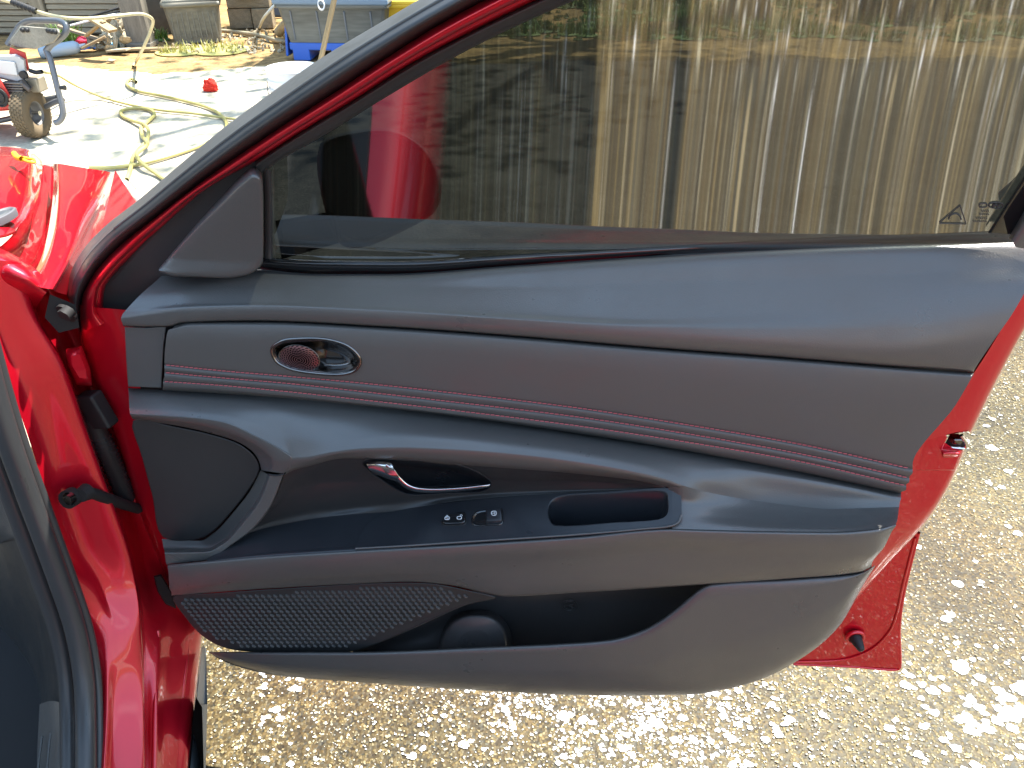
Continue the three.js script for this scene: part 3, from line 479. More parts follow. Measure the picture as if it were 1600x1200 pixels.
// corner trim and mirror cover
part('corner_trim', plate([[186, 502], [158, 486], [152, 467], [164, 436], [195, 402], [248, 352], [314, 292], [392, 246], [412, 250], [410, 420], [256, 440], [215, 500]], 0.004, 0.012, SF), M.trimDark, door);
{
  const top = [[248, 420], [275, 387], [310, 346], [350, 303], [380, 272], [396, 261], [408, 268], [411, 290]], mid = (k, o, dy) => top.map(([x, y], i) => { const b = bot(x); return [x, y + (b - y) * k + dy, o]; });
  const bot = pchip([248, 256, 300, 360, 388, 404, 411], [423, 429, 431, 433, 427, 418, 408]);
  part('mirror_cover', loft([mid(0, 0.004, 0), mid(0.015, 0.016, 0), mid(0.05, 0.036, 0), mid(0.085, 0.044, 0), mid(0.14, 0.0455, 0), mid(0.7, 0.049, 0), mid(0.93, 0.05, 0), mid(1, 0.047, 0), mid(1, 0.02, 2)], { nu: 70, nv: 4, proj: SF }), M.trim, door);
  part('division_bar', loft([[[411, 262, 0.002], [412, 330, 0.002], [412, 412, 0.002]], [[413, 262, 0.007], [414, 330, 0.007], [414, 412, 0.007]], [[421, 266, 0.007], [423, 330, 0.007], [423, 410, 0.007]], [[424, 266, 0.0], [426, 330, 0.0], [426, 410, 0.0]]], { mode: 'len', nu: 20, nv: 3, proj: SF }), M.rubber, door);
}
// glass
part('window_glass', loft([
  [[395, 420, 0], [600, 432, 0], [1000, 410, 0], [1400, 388, 0], [1640, 376, 0]],
  [[395, 330, 0], [600, 320, 0], [1000, 300, 0], [1400, 290, 0], [1680, 280, 0]],
  [[395, 265, 0], [600, 180, 0], [1000, 150, 0], [1400, 120, 0], [1720, 100, 0]],
  [[395, 256, 0], [600, 135, 0], [1000, -50, 0], [1400, -95, 0], [1760, -90, 0]],
], { nu: 120, nv: 12, proj: SF }), M.glass, door);
{ // maker's marks etched into the rear lower corner of the pane
  const S = (pts, r = 0.0006, closed = false) => tube(pts.map(([x, y]) => SF(x, y, 0.0008)), r, 40, 5, closed), el = (cx, cy, rx, ry) => Array.from({ length: 24 }, (_, i) => [cx + rx * Math.cos(i / 24 * 6.2832), cy + ry * Math.sin(i / 24 * 6.2832)]);
  const ink = std({ color: C(0.05, 0.05, 0.052), roughness: 0.8 });
  part('maker_mark', merge([S(el(1556, 321, 11, 4.6), 0.0006, true), S([[1551.5, 323.6], [1553.5, 318.2]], 0.0011), S([[1558.5, 323.8], [1560.6, 318.4]], 0.0011), S([[1552.6, 321.4], [1556, 320.4], [1559.6, 320.6]], 0.0009)]), ink, door);
  part('glass_text', merge([S([[1531, 319], [1541, 318.6], [1541, 323.4], [1531, 323.8]], 0.0005, true), ...[[1533, 330, 1546], [1530, 335, 1548], [1524, 341, 1545], [1520, 346, 1543]].flatMap(([a, y, b]) => Array.from({ length: Math.floor((b - a) / 3.2) }, (_, i) => S([[a + i * 3.2, y], [a + i * 3.2 + 1.6, y - 0.4], [a + i * 3.2 + 2, y + 1]], 0.00035)))]), ink, door);
  part('glass_triangle', merge([S([[1468, 348], [1500, 321.5]], 0.0005), S([[1500, 321.5], [1509, 349]], 0.0005), S([[1468, 349], [1509, 350]], 0.0005), S([[1482, 343], [1486, 336], [1494, 334], [1500, 338], [1502, 343]], 0.0006)]), ink, door);
}
// belt mouldings along the glass
part('belt_seal', loft([
  [[408, 402, 0.003], [500, 407, 0.003], [620, 408, 0.003], [800, 398, 0.003], [1000, 387, 0.003], [1200, 375, 0.003], [1400, 366, 0.003], [1585, 360, 0.003]],
  [[408, 405, 0.009], [500, 410, 0.009], [620, 411, 0.009], [800, 401, 0.009], [1000, 390, 0.009], [1200, 378, 0.009], [1400, 369, 0.009], [1585, 362, 0.009]],
  [[408, 411, 0.010], [500, 416, 0.010], [620, 417, 0.010], [800, 406, 0.010], [1000, 394, 0.010], [1200, 382, 0.010], [1400, 373, 0.010], [1585, 366, 0.010]],
  [[408, 421, 0.002], [500, 428, 0.002], [620, 428, 0.002], [800, 416, 0.002], [1000, 402, 0.002], [1200, 390, 0.002], [1400, 381, 0.002], [1585, 374, 0.002]],
], { nu: 90, nv: 4 }), M.gloss, door);
part('outer_belt', loft([[[400, 440, -0.012], [600, 446, -0.012], [1000, 424, -0.012], [1400, 402, -0.012], [1650, 390, -0.012]], [[400, 425, -0.006], [600, 431, -0.006], [1000, 409, -0.006], [1400, 387, -0.006], [1650, 376, -0.006]], [[400, 420, -0.02], [600, 426, -0.02], [1000, 405, -0.02], [1400, 384, -0.02], [1650, 373, -0.02]], [[400, 424, -0.06], [600, 430, -0.06], [1000, 408, -0.06], [1400, 388, -0.06], [1650, 377, -0.06]], [[400, 450, -0.062], [600, 456, -0.062], [1000, 434, -0.062], [1400, 412, -0.062], [1650, 402, -0.062]]], { nu: 60, nv: 3 }), M.black, door);
// mirror housing outside the glass
{
  const rg = (d, k) => smoothPoly([[500, 225], [560, 203], [620, 203], [668, 235], [690, 290], [680, 330], [640, 356], [560, 388], [530, 380], [508, 330]], 4).map(([x, y]) => ZP(595 + (x - 595) * k, 290 + (y - 290) * k, ZD - 0.08 - d));
  part('mirror_housing', rings([rg(0.01, 0.86), rg(0.0, 0.95), rg(0.02, 1), rg(0.09, 0.98), rg(0.14, 0.86), rg(0.17, 0.6)], { cap0: true }), std({ color: C(0.03, 0.03, 0.032), roughness: 0.7 }), door);
  part('mirror_arm', rings([[[430, 345], [520, 330], [530, 380], [440, 405]].map(([a, b]) => ZP(a, b, ZD - 0.05)), [[440, 350], [530, 340], [535, 378], [445, 400]].map(([a, b]) => ZP(a, b, ZD - 0.13))]), M.black, door);
}
// ---- trim: upper pad
const A4 = [[192, 508, 0.058], [230, 509, 0.058], [262, 509, 0.057], [285, 503, 0.056], [400, 500, 0.055], [600, 509, 0.055], [800, 523, 0.056], [1000, 540, 0.056], [1200, 555, 0.056], [1400, 571, 0.056], [1515, 579, 0.056], [1522, 580, 0.052]];
const shift = (r, dy, dw) => r.map(([x, y, w]) => [x, y + dy, w + dw]);
part('upper_pad', loft([
  [[252, 431, 0.006], [300, 433, 0.006], [400, 422, 0.006], [500, 428, 0.006], [600, 428, 0.006], [800, 415, 0.006], [1000, 401, 0.006], [1200, 389, 0.006], [1400, 380, 0.006], [1640, 372, 0.006]],
  [[246, 437, 0.014], [300, 437, 0.014], [400, 427, 0.014], [500, 431, 0.014], [600, 431, 0.014], [800, 418, 0.014], [1000, 405, 0.014], [1200, 393, 0.014], [1400, 384, 0.014], [1636, 377, 0.014]],
  [[222, 458, 0.036], [300, 452, 0.034], [400, 448, 0.032], [600, 452, 0.032], [800, 451, 0.032], [1000, 447, 0.032], [1200, 441, 0.032], [1400, 431, 0.032], [1620, 420, 0.032]],
  [[199, 482, 0.053], [300, 475, 0.052], [400, 472, 0.052], [600, 479, 0.052], [800, 490, 0.053], [1000, 498, 0.053], [1200, 488, 0.048], [1400, 472, 0.046], [1607, 446, 0.044]],
  [[191, 492, 0.058], [300, 481, 0.058], [400, 479, 0.058], [600, 487, 0.058], [800, 500, 0.0595], [1000, 511, 0.0595], [1200, 515, 0.058], [1400, 514, 0.057], [1582, 490, 0.055]],
  [[189, 499, 0.060], [300, 489, 0.059], [400, 487, 0.059], [600, 496, 0.059], [800, 510, 0.060], [1000, 524, 0.061], [1200, 537, 0.0612], [1400, 547, 0.0612], [1550, 536, 0.059]],
  A4, shift(A4, 2, -0.012),
], { nu: 160, nv: 5 }), M.trim, door);
// leather insert with three stitched seams
const row1 = [[257, 570], [343, 579], [450, 588], [560, 598], [700, 613], [900, 637], [1100, 668], [1250, 694], [1426, 733]];
const row2 = [[257, 582], [343, 590], [450, 599], [560, 611], [700, 627], [900, 651], [1100, 682], [1250, 709], [1421, 747]];
const row3 = [[255, 596], [343, 602], [450, 612], [560, 624], [700, 640], [900, 665], [1100, 695], [1250, 721], [1416, 759]];
const lift = (r, dy, w) => r.map(([x, y]) => [x, y + dy, w]);
const bot = [[254, 608, 0.052], [400, 617, 0.052], [600, 636, 0.052], [800, 661, 0.052], [1000, 691, 0.052], [1200, 726, 0.052], [1408, 769, 0.052]];
const tweet = smoothPoly([[425, 545], [440, 533], [470, 529], [515, 531], [548, 543], [563, 562], [558, 576], [540, 584], [490, 583], [450, 575], [430, 562]], 5);
{
  const topE = [[272, 506, 0.046], [300, 503, 0.046], [400, 502.5, 0.046], [600, 511.5, 0.046], [800, 525.5, 0.046], [1000, 542.5, 0.046], [1200, 557.5, 0.046], [1400, 573.5, 0.046], [1521, 582.5, 0.046]];
  const t2 = topE.map(([x, y], i) => [x, y + (i ? 2 : 5), 0.0535]), t3 = topE.map(([x, y], i) => [x - (i ? 0 : 9) - (i === 8 ? 2 : 0), y + (i ? 6 : 10), 0.058]);
  const [g, dish] = loft([topE, t2, t3,
    [[259, 535, 0.060], [400, 533, 0.062], [600, 545, 0.062], [800, 562, 0.062], [1000, 585, 0.062], [1200, 608, 0.062], [1493, 633, 0.060]],
    lift(row1, -7, 0.060), lift(row1, -2, 0.0595), lift(row1, 0, 0.0575), lift(row1, 2, 0.0592), lift(row1, 6, 0.0605), lift(row2, -2, 0.0592), lift(row2, 0, 0.0575), lift(row2, 2, 0.0592), lift(row2, 6, 0.0605), lift(row3, -2, 0.0592), lift(row3, 0, 0.0575), lift(row3, 2, 0.059), lift(row3, 6, 0.059),
    bot, shift(bot, 2.5, -0.014)], { nu: 420, nv: 5, carve: [{ poly: tweet, depth: 0.016, soft: 16, split: true }] });
  part('leather_insert', g, M.leather, door, 'charcoal leather insert with red seams');
  const d = part('tweeter_dish', dish, M.darkChrome, door);
  part('tweeter_bezel', tube(tweet.map(([x, y]) => D(x, y, 0.0615)), 0.0019, 160, 8, true), M.darkChrome, d);
  // pedestal and perforated cap
  const el = (cx, cy, rx, ry, w) => Array.from({ length: 40 }, (_, i) => { const t = i / 40 * 2 * Math.PI, c = Math.cos(t), s = Math.sin(t); return D(cx + rx * c, cy - ry * s + 0.12 * rx * c, w); });
  part('tweeter_ring', rings([el(470, 561, 40, 26, 0.045), el(468, 561, 36, 24, 0.052), el(467.5, 561, 33, 22.5, 0.0565), el(467.5, 561, 31.5, 21.5, 0.0575), el(467.5, 561, 30.2, 20.5, 0.0568)], { cap1: false }), M.darkChrome, d);
  const holes = tex(512, (u, v) => { const x = u - 0.5, y = v - 0.5, r = Math.hypot(x, y), a = Math.atan2(y, x); const nR = 9, k = r * 2 * nR, ring = Math.floor(k), tw = a + r * 2.6, seg = 26; const fa = ((tw / (2 * Math.PI) * seg) % 1 + 1) % 1; const q = Math.hypot(((k % 1) - 0.5) * 1.0, (fa - 0.5) * Math.max(0.4, ring / 6)); return q < 0.36 ? 0.02 : 1; }, { rep: 1 });
  const cap = rings([el(467.5, 561, 30.4, 20.6, 0.0568), el(467.5, 561, 22, 15, 0.0582), el(467.5, 561, 11, 7.5, 0.059)]);
  const cp = cap.getAttribute('position'), cu = cap.getAttribute('uv'), cc = D(467.5, 561, 0.0568), ex = D(498, 561, 0.0568).x - cc.x, ey = D(467.5, 540.4, 0.0568).y - cc.y;
  for (let i = 0; i < cp.count; i++) cu.setXY(i, 0.5 + 0.49 * (cp.getX(i) - cc.x) / ex, 0.5 + 0.49 * (cp.getY(i) - cc.y) / ey);
  part('tweeter_grille', cap, std({ color: C(0.34, 0.17, 0.17), map: holes, metalness: 0.9, roughness: 0.28, bumpMap: holes, bumpScale: 0.0008 }), d);
  // red thread, one seam after the other
  for (const row of [row1, row2, row3]) {
    const e = railEval(lift(row, 0, 0.0598), 'x'), list = [];
    const q = Array.from({ length: 601 }, (_, i) => D(...e(i / 600))), s = [0]; for (let i = 1; i < q.length; i++) s[i] = s[i - 1] + q[i].distanceTo(q[i - 1]);
    const atS = (t) => { let i = 1; while (i < 600 && s[i] < t) i++; return q[i - 1].clone().lerp(q[i], clamp((t - s[i - 1]) / (s[i] - s[i - 1]))); };
    for (let t = 0.002; t < s[600] - 0.006; t += 0.0056) { const a = atS(t), b = atS(t + 0.0045), m = a.clone().lerp(b, 0.5), dir = b.clone().sub(a); const c = new THREE.CapsuleGeometry(0.00062, 0.0034, 2, 6); c.applyQuaternion(new THREE.Quaternion().setFromUnitVectors(new V3(0, 1, 0), dir.normalize())); c.rotateZ(0.1); c.translate(m.x, m.y, m.z); list.push(c); }
    part('stitching', merge(list), M.thread, door);
  }
}
part('trim_backing', plate([[235, 455], [420, 447], [600, 449], [1000, 425], [1400, 404], [1600, 398], [1600, 440], [1508, 588], [1410, 766], [1400, 826], [1345, 880], [800, 900], [275, 900], [240, 790], [205, 655]], 0.014, 0.01), M.black, door);
part('side_panel', plate([[195, 511], [230, 512], [259, 511], [256, 540], [252, 606], [200, 604], [197, 560]], 0.052, 0.02), M.trim, door);
// ---- wing above the armrest
const W2 = [[203, 646, 0.086], [300, 652, 0.088], [350, 659, 0.090], [400, 681, 0.094], [440, 702, 0.098], [457, 715, 0.1], [475, 714, 0.1], [520, 706, 0.1], [560, 701, 0.1], [620, 699, 0.1], [708, 702, 0.1], [800, 709, 0.1], [890, 720, 0.1], [995, 738, 0.1], [1044, 750, 0.098], [1065, 758, 0.097], [1100, 768, 0.086], [1200, 785, 0.071], [1300, 795, 0.067], [1405, 792, 0.060]];
{
  const W0 = shift(bot, 1, -0.012); W0[0] = [200, 606, 0.038]; W0.splice(1, 0, [254, 609, 0.04]);
  const W1 = [[201, 616, 0.056], [254, 619, 0.058], [400, 634, 0.064], [500, 650, 0.066], [600, 655, 0.066], [800, 674, 0.066], [1000, 704, 0.068], [1200, 741, 0.060], [1300, 757, 0.057], [1408, 778, 0.052]];
  const W15 = [[202, 636, 0.078], [300, 642, 0.08], [350, 647, 0.081], [400, 661, 0.084], [457, 681, 0.087], [520, 684, 0.088], [620, 681, 0.09], [708, 685, 0.091], [800, 694, 0.091], [890, 706, 0.092], [995, 725, 0.092], [1050, 739, 0.09], [1100, 752, 0.083], [1200, 766, 0.066], [1300, 778, 0.062], [1406, 785, 0.056]];
  part('armrest_wing', loft([W0, W1, W15, W2], { nu: 200, nv: 6 }), M.trim, door);
  // face of the wing turning down to the speaker panel
  const k0 = [[203, 646, 0.086], [300, 652, 0.088], [350, 659, 0.09], [400, 681, 0.094], [440, 702, 0.098], [457, 716, 0.1], [457, 728, 0.098], [444, 740, 0.094]];
  const k1 = [[207, 655, 0.06], [270, 664, 0.06], [330, 677, 0.06], [375, 692, 0.06], [396, 707, 0.06], [404, 719, 0.06], [407, 728, 0.06], [408, 735, 0.06]];
  const mx = (a, b, t, w) => a.map((p, i) => [p[0] + (b[i][0] - p[0]) * t, p[1] + (b[i][1] - p[1]) * t, p[2] + (b[i][2] - p[2]) * w]);
  part('speaker_surround', loft([k0, mx(k0, k1, 0.06, -0.03), mx(k0, k1, 0.62, 0.12), mx(k0, k1, 0.7, 0.3), k1, mx(k0, k1, 1.0, 1.3)], { mode: 'idx', nu: 60, nv: 4 }), M.trim, door);
  const r0 = [[407, 735, 0.058], [392, 765, 0.058], [365, 800, 0.058], [335, 832, 0.058], [310, 845, 0.058], [253, 842, 0.058]];
  const r1 = [[419, 741, 0.060], [405, 776, 0.060], [375, 816, 0.060], [346, 847, 0.062], [318, 858, 0.066], [256, 858, 0.068]];
  const r2 = [[421, 741, 0.090], [407, 777, 0.088], [377, 818, 0.086], [348, 849, 0.086], [320, 861, 0.088], [257, 861, 0.088]];
  const r3 = [[442, 742, 0.094], [425, 785, 0.094], [396, 824, 0.096], [361, 851, 0.1], [324, 875, 0.106], [260, 882, 0.104]];
  part('speaker_surround', loft([r0, r1, r2, mx(r2, r3, 0.1, 1), r3, mx(r3, r3, 0, 0).map(([x, y]) => [x + 2, y + 1, 0.07])], { mode: 'idx', nu: 60, nv: 4 }), M.trim, door);
  part('surround_seam', tube([[419, 741, 0.092], [430, 743, 0.095], [444, 741, 0.0955]].map((p) => D(...p)), 0.0011, 12, 6), M.black, door);
  part('speaker_panel', plate(smoothPoly([[208, 657], [270, 666], [330, 679], [374, 694], [395, 710], [404, 724], [405, 735], [390, 763], [363, 798], [333, 830], [310, 842], [254, 839], [238, 775], [222, 715]], 4), 0.062, 0.02), M.trimDark, door);
}
// ---- pull recess, armrest top, switch plate
const I0 = [[444, 742, 0.094], [455, 735, 0.093], [480, 728, 0.092], [540, 715, 0.090], [620, 717, 0.088], [708, 724, 0.087], [890, 738, 0.087], [995, 750, 0.088], [1050, 762, 0.09]];
{
  const U0 = W2.filter((p) => p[0] >= 457 && p[0] <= 1065).map((p) => [...p]);
  part('wing_underside', loft([U0, U0.map(([x, y, w]) => [x - (x < 460 ? 2 : 0), y + 3, w + 0.0005]), [[446, 740, 0.096], [455, 733, 0.096], [480, 725, 0.096], [540, 711, 0.096], [620, 713, 0.096], [708, 719, 0.096], [890, 734, 0.096], [995, 747, 0.096], [1060, 762, 0.094]], I0, shift(I0, 2, -0.008)], { nu: 140, nv: 4 }), M.trim, door);
  const I2 = [[323, 874, 0.108], [358, 847, 0.09], [401, 829, 0.078], [443, 819, 0.07], [500, 809, 0.064], [557, 803, 0.062], [610, 800, 0.06], [697, 785, 0.06], [820, 774, 0.064], [960, 767, 0.076], [1050, 763, 0.088]];
  const I1 = [[425, 788, 0.086], [455, 770, 0.076], [500, 758, 0.066], [560, 755, 0.06], [700, 752, 0.058], [890, 753, 0.066], [1050, 762.5, 0.088]];
  const I15 = [[365, 838, 0.09], [401, 820, 0.078], [443, 806, 0.068], [500, 795, 0.06], [560, 790, 0.056], [697, 775, 0.054], [820, 767, 0.06], [960, 764, 0.074], [1050, 762.7, 0.088]];
  const hand = smoothPoly([[566, 723], [574, 717], [600, 716], [660, 720], [708, 724], [745, 737], [768, 755], [760, 766], [697, 771], [640, 773], [622, 767], [598, 752], [576, 736]], 5);
  const [g, cup] = loft([shift(I0, 1, -0.004), I1, I15, I2], { nu: 360, nv: 14, carve: [{ poly: hand, depth: 0.034, soft: 13, split: true }] });
  part('pull_recess', g, M.recess, door);
  const hr = part('handle_cup', cup, M.plateM, door);
  part('cup_edge', tube(hand.map(([x, y]) => { const t = clamp((y - 717) / 60); return D(x, y, 0.088 - 0.030 * t); }), 0.0006, 140, 6, true), M.black, hr);
  // chrome release lever
  const blade = loft([
    [[571, 723, 0.078], [585, 721, 0.084], [600, 721.5, 0.088], [611, 724, 0.09]],
    [[573, 726, 0.083], [588, 727, 0.090], [604, 730, 0.094], [616, 734, 0.095]],
    [[576, 732, 0.084], [592, 736, 0.090], [610, 742, 0.094], [623, 745, 0.094]],
    [[580, 738, 0.076], [598, 745, 0.08], [616, 751, 0.085], [630, 754, 0.088]],
  ], { nu: 24, nv: 4 });
  const rod = loft([
    [[605, 723, 0.086], [617, 731, 0.086], [627, 744, 0.085], [640, 755, 0.084], [655, 760, 0.084], [680, 761.5, 0.084], [720, 759.5, 0.084], [752, 757, 0.084], [766, 755.5, 0.084]],
    [[604, 725, 0.094], [615.5, 733, 0.094], [626, 746.5, 0.093], [639, 757.5, 0.092], [655, 762.5, 0.092], [680, 764, 0.092], [720, 762, 0.092], [752, 758.5, 0.092], [765.5, 757, 0.09]],
    [[602, 728, 0.094], [613, 737, 0.094], [623, 750, 0.093], [637, 761, 0.092], [655, 766, 0.092], [680, 767, 0.092], [720, 765, 0.092], [752, 761.5, 0.092], [764, 760, 0.09]],
    [[600, 730, 0.084], [611, 739, 0.084], [621, 752, 0.084], [636, 764, 0.083], [655, 769, 0.083], [680, 769.5, 0.083], [720, 767.5, 0.083], [752, 763.5, 0.083], [763, 761, 0.084]],
  ], { mode: 'idx', nu: 70, nv: 4 });
  const lever = part('door_handle', blade, M.chrome, door, 'chrome release lever');
  part('lever_edge', rod, M.chrome, lever);
  // armrest top: left part, then the switch plate
  const E = [[323, 877, 0.116], [400, 870, 0.118], [540, 861, 0.119], [700, 852, 0.119], [900, 839, 0.119], [1050, 825, 0.117], [1066, 823, 0.116]];
  const lerpRail = (a, b, t) => { const ea = railEval(a, 'x'), eb = railEval(b, 'x'); return Array.from({ length: 60 }, (_, i) => { const p = ea(i / 59), q = eb(i / 59); return [p[0] + (q[0] - p[0]) * t, p[1] + (q[1] - p[1]) * t, p[2] + (q[2] - p[2]) * t]; }); };
  const cut = (r) => { const e = railEval(r, 'x'), a = r[0][0], b = r[r.length - 1][0]; return Array.from({ length: 40 }, (_, i) => e(((640 - a) / (b - a)) * i / 39)); };
  part('armrest_top', loft([cut(I2), cut(lerpRail(I2, E, 0.12)), cut(lerpRail(I2, E, 0.9)), cut(E), shift(cut(E), 1, 0)], { nu: 120, nv: 4 }), M.plateM, door);
  const ia = railEval(I2, 'x'), ib = railEval(E, 'x');
  // plane of the switch plate in picture units -> w, from the two rails
  const I2y = pchip(I2.map((p) => p[0]), I2.map((p) => p[1])), I2w = pchip(I2.map((p) => p[0]), I2.map((p) => p[2])), Ey = pchip(E.map((p) => p[0]), E.map((p) => p[1]));
  const topW = (x, y) => { const a = I2y(Math.min(1050, x)), b = Ey(x); const t = clamp((y - a) / Math.max(1, b - a), -0.1, 1.1); return I2w(Math.min(1050, x)) + (0.119 - I2w(Math.min(1050, x))) * t; };
  const pcup = smoothPoly([[856, 800], [861, 785], [876, 777.5], [950, 773], [1030, 769.5], [1041, 773], [1043.5, 785], [1043, 803], [1036, 811], [960, 818], [880, 823], [863, 820]], 6);
  const PT = [[556, 856], [563, 838], [577, 819], [610, 803], [697, 788], [820, 776.5], [960, 769], [1040, 764.5], [1056, 768], [1063, 776], [1064.5, 788]].map(([x, y]) => [x, y, 0]);
  const PB = [[556, 858.5], [640, 853.8], [700, 849.8], [800, 843.5], [900, 836.8], [1000, 828.2], [1050, 822.5], [1060, 817], [1064.5, 806]].map(([x, y]) => [x, y, 0]);
  const pr = (x, y, w) => { const p = D(x, y, topW(x, y)); p.y += 0.0022 + w; return p; };
  const [pg, pc] = loft([shift(PT, -0.4, -0.003), PT, lerpRail(PT, PB, 0.5), PB, shift(PB, 0.6, -0.003)], { nu: 420, nv: 10, proj: pr, carve: [{ poly: pcup, depth: 0.075, soft: 12, dir: 'down', split: true }] });
  const sp = part('switch_plate', pg, M.plateM, door);
  part('pull_cup', pc, M.plateM, door);
  part('plate_rim', tube([...PB].map(([x, y]) => pr(x, y + 1, 0.0004)), 0.0012, 120, 6), M.trim, door);
  // lock rocker and window switch
  const onP = (pts, h) => pts.map(([x, y]) => pr(x, y, h));
  const lockP = smoothPoly([[691, 822], [692, 815], [697, 810], [712, 806.5], [727, 804.5], [728, 812], [727, 821], [710, 823.5]], 3), c0 = [710, 814.5];
  const sc = (poly, c, k) => poly.map(([x, y]) => [c[0] + (x - c[0]) * k, c[1] + (y - c[1]) * k]);
  part('switch_bezel', rings([onP(sc(lockP, c0, 1.06), 0.0), onP(sc(lockP, c0, 1.06), 0.0012), onP(sc(lockP, c0, 0.98), 0.0012), onP(sc(lockP, c0, 0.96), -0.0002)], { cap1: false }), M.black, door);
  part('lock_switch', rings([onP(sc(lockP, c0, 0.95), 0.0), onP(sc(lockP, c0, 0.94), 0.003), onP(sc(lockP, c0, 0.88), 0.0037), onP(sc(lockP, c0, 0.4), 0.0031)]), M.gloss, door);
  const winR = smoothPoly([[737, 818], [741, 806], [750, 801.5], [770, 800], [784, 799], [785, 808], [784, 821], [765, 823], [742, 823.5]], 3), c1 = [762, 811.5];
  part('switch_well', rings([onP(sc(winR, c1, 1.03), 0.0), onP(sc(winR, c1, 1.02), 0.0014), onP(sc(winR, c1, 0.96), 0.001), onP(sc(winR, c1, 0.84), 0.0006)]), M.gloss, door);
  const wk = [[759, 804], [783, 801.5], [784, 820.5], [760, 822]];
  part('window_switch', rings([onP(wk, 0.0), onP(wk, 0.005), onP(sc(wk, [771, 812], 0.88), 0.0062), onP(sc(wk, [771, 812], 0.3), 0.0056)]), M.plateM, door);
  // printed symbols on the switches
  const ic = (pts, h, r = 0.00035, closed = true) => tube(onP(pts, h), r, 24, 5, closed);
  const sym = (x, y) => [ic([[x - 3, y - 0.6], [x + 3, y - 1], [x + 3, y + 2.2], [x - 3, y + 2.6]], 0.0039, 0.0005)];
  part('lock_symbol', merge([...sym(699, 814.5), ic([[697.5, 813.4], [697.7, 811.3], [699.6, 810.9], [700.6, 813]], 0.0039, 0.0003, false), ic([[697, 815], [701, 816]], 0.0042, 0.0003, false)]), M.white, door);
  part('unlock_symbol', merge([...sym(718, 814), ic([[719.4, 812.6], [719.6, 810.4], [722, 810.2], [722.6, 812]], 0.0039, 0.0003, false)]), M.white, door);
  part('window_symbol', merge([ic([[768.5, 807.8], [775, 807.3], [775.2, 812.6], [770.4, 813.4], [768.2, 811.6]], 0.0064, 0.0004), ic([[768.4, 810.2], [775, 809.6]], 0.0064, 0.0003, false), ic([[773, 807.5], [773.2, 812.8]], 0.0064, 0.0003, false)]), M.white, door);
}
// rear end of the armrest
const F0 = [[262, 883, 0.106], [290, 880, 0.112], [323, 877, 0.116], [400, 870, 0.118], [540, 861, 0.119], [700, 852, 0.119], [900, 839, 0.119], [1050, 826, 0.118], [1080, 827, 0.118], [1200, 830, 0.118], [1300, 831, 0.114], [1370, 826, 0.106], [1400, 818, 0.094]];
{
  const top = W2.filter((p) => p[0] >= 1044).map((p) => [...p]); top[0] = [1044, 752, 0.095];
  part('armrest_end', loft([top, [[1045, 768, 0.089], [1066, 776, 0.095], [1120, 786, 0.088], [1200, 797, 0.082], [1300, 805, 0.078], [1404, 799, 0.068]], [[1050, 795, 0.101], [1067, 799, 0.104], [1120, 806, 0.102], [1200, 813, 0.1], [1300, 818, 0.097], [1403, 807, 0.08]], [[1054, 814, 0.110], [1068, 817, 0.113], [1120, 821, 0.114], [1200, 824.5, 0.114], [1300, 826.5, 0.110], [1402, 813, 0.088]], F0.filter((p) => p[0] >= 1050)], { nu: 70, nv: 5 }), M.trim, door);
  const F2 = [[268, 930, 0.098], [330, 925, 0.1], [430, 918, 0.102], [560, 911, 0.104], [640, 908, 0.105], [700, 913, 0.106], [760, 926, 0.107], [790, 931, 0.107], [900, 925, 0.107], [1000, 919, 0.107], [1105, 912, 0.105], [1240, 903, 0.1], [1345, 893, 0.09], [1362, 885, 0.084]];
  part('armrest_face', loft([shift(F0, 0, -0.001), shift(F0, 3, 0.0025), F0.map(([x, y, w], i) => [x + (i === 0 ? 1 : i === 12 ? -5 : 0), y + 10, w + 0.003]), F0.map(([x, y, w], i) => [x + (i === 0 ? 3 : i === 12 ? -18 : 0), y + 36, w - 0.003]), F2.map(([x, y, w]) => [x, y - 2, w]), F2.map(([x, y, w]) => [x, y, w - 0.002]), F2.map(([x, y, w]) => [x, y + 1, w - 0.03])], { nu: 160, nv: 4 }), M.trim, door);
}
// ---- speaker grille with its raised weave
{
  const gp = smoothPoly([[270, 932], [330, 927], [430, 920], [560, 912], [640, 910], [680, 912], [730, 922], [775, 934], [730, 945], [640, 985], [560, 1016], [540, 1019], [450, 1019], [375, 1017], [340, 1008], [312, 990], [290, 965]], 4);
  const gw = (x, y) => 0.086 + 0.004 * clamp((x - 270) / 400) - 0.012 * clamp((y - 960) / 60);
  part('speaker_grille', plate(gp, gw, 0.03), M.trimDark, door);
  const inner = [[276, 938], [330, 933], [430, 927], [560, 919], [640, 916], [690, 919], [733, 931], [690, 950], [600, 990], [545, 1012], [450, 1013], [372, 1011], [335, 999], [305, 977], [290, 962]];
  const list = [], box = new THREE.BoxGeometry(1, 1, 1);
  const ux = 9.6, uy = 6.0; let r = 0;
  for (let y = 914; y < 1016; y += uy, r++) for (let x = 262 + (r % 2) * ux * 0.5; x < 745; x += ux) {
    if (!inPoly(inner, x, y) || edgeDist(inner, x, y) < 1) continue;
    const p = D(x, y, gw(x, y) + 0.0014), g = new THREE.CylinderGeometry(0.0014, 0.0021, 0.0028, 6, 1); g.rotateX(Math.PI / 2); g.scale(2.0, 0.66, 1); g.rotateZ(-0.75); g.translate(p.x, p.y, p.z); list.push(g);
  }
  const w = part('grille_weave', merge(list), M.trim, door, 'raised weave of the speaker grille'); w.userData.kind = 'stuff';
}
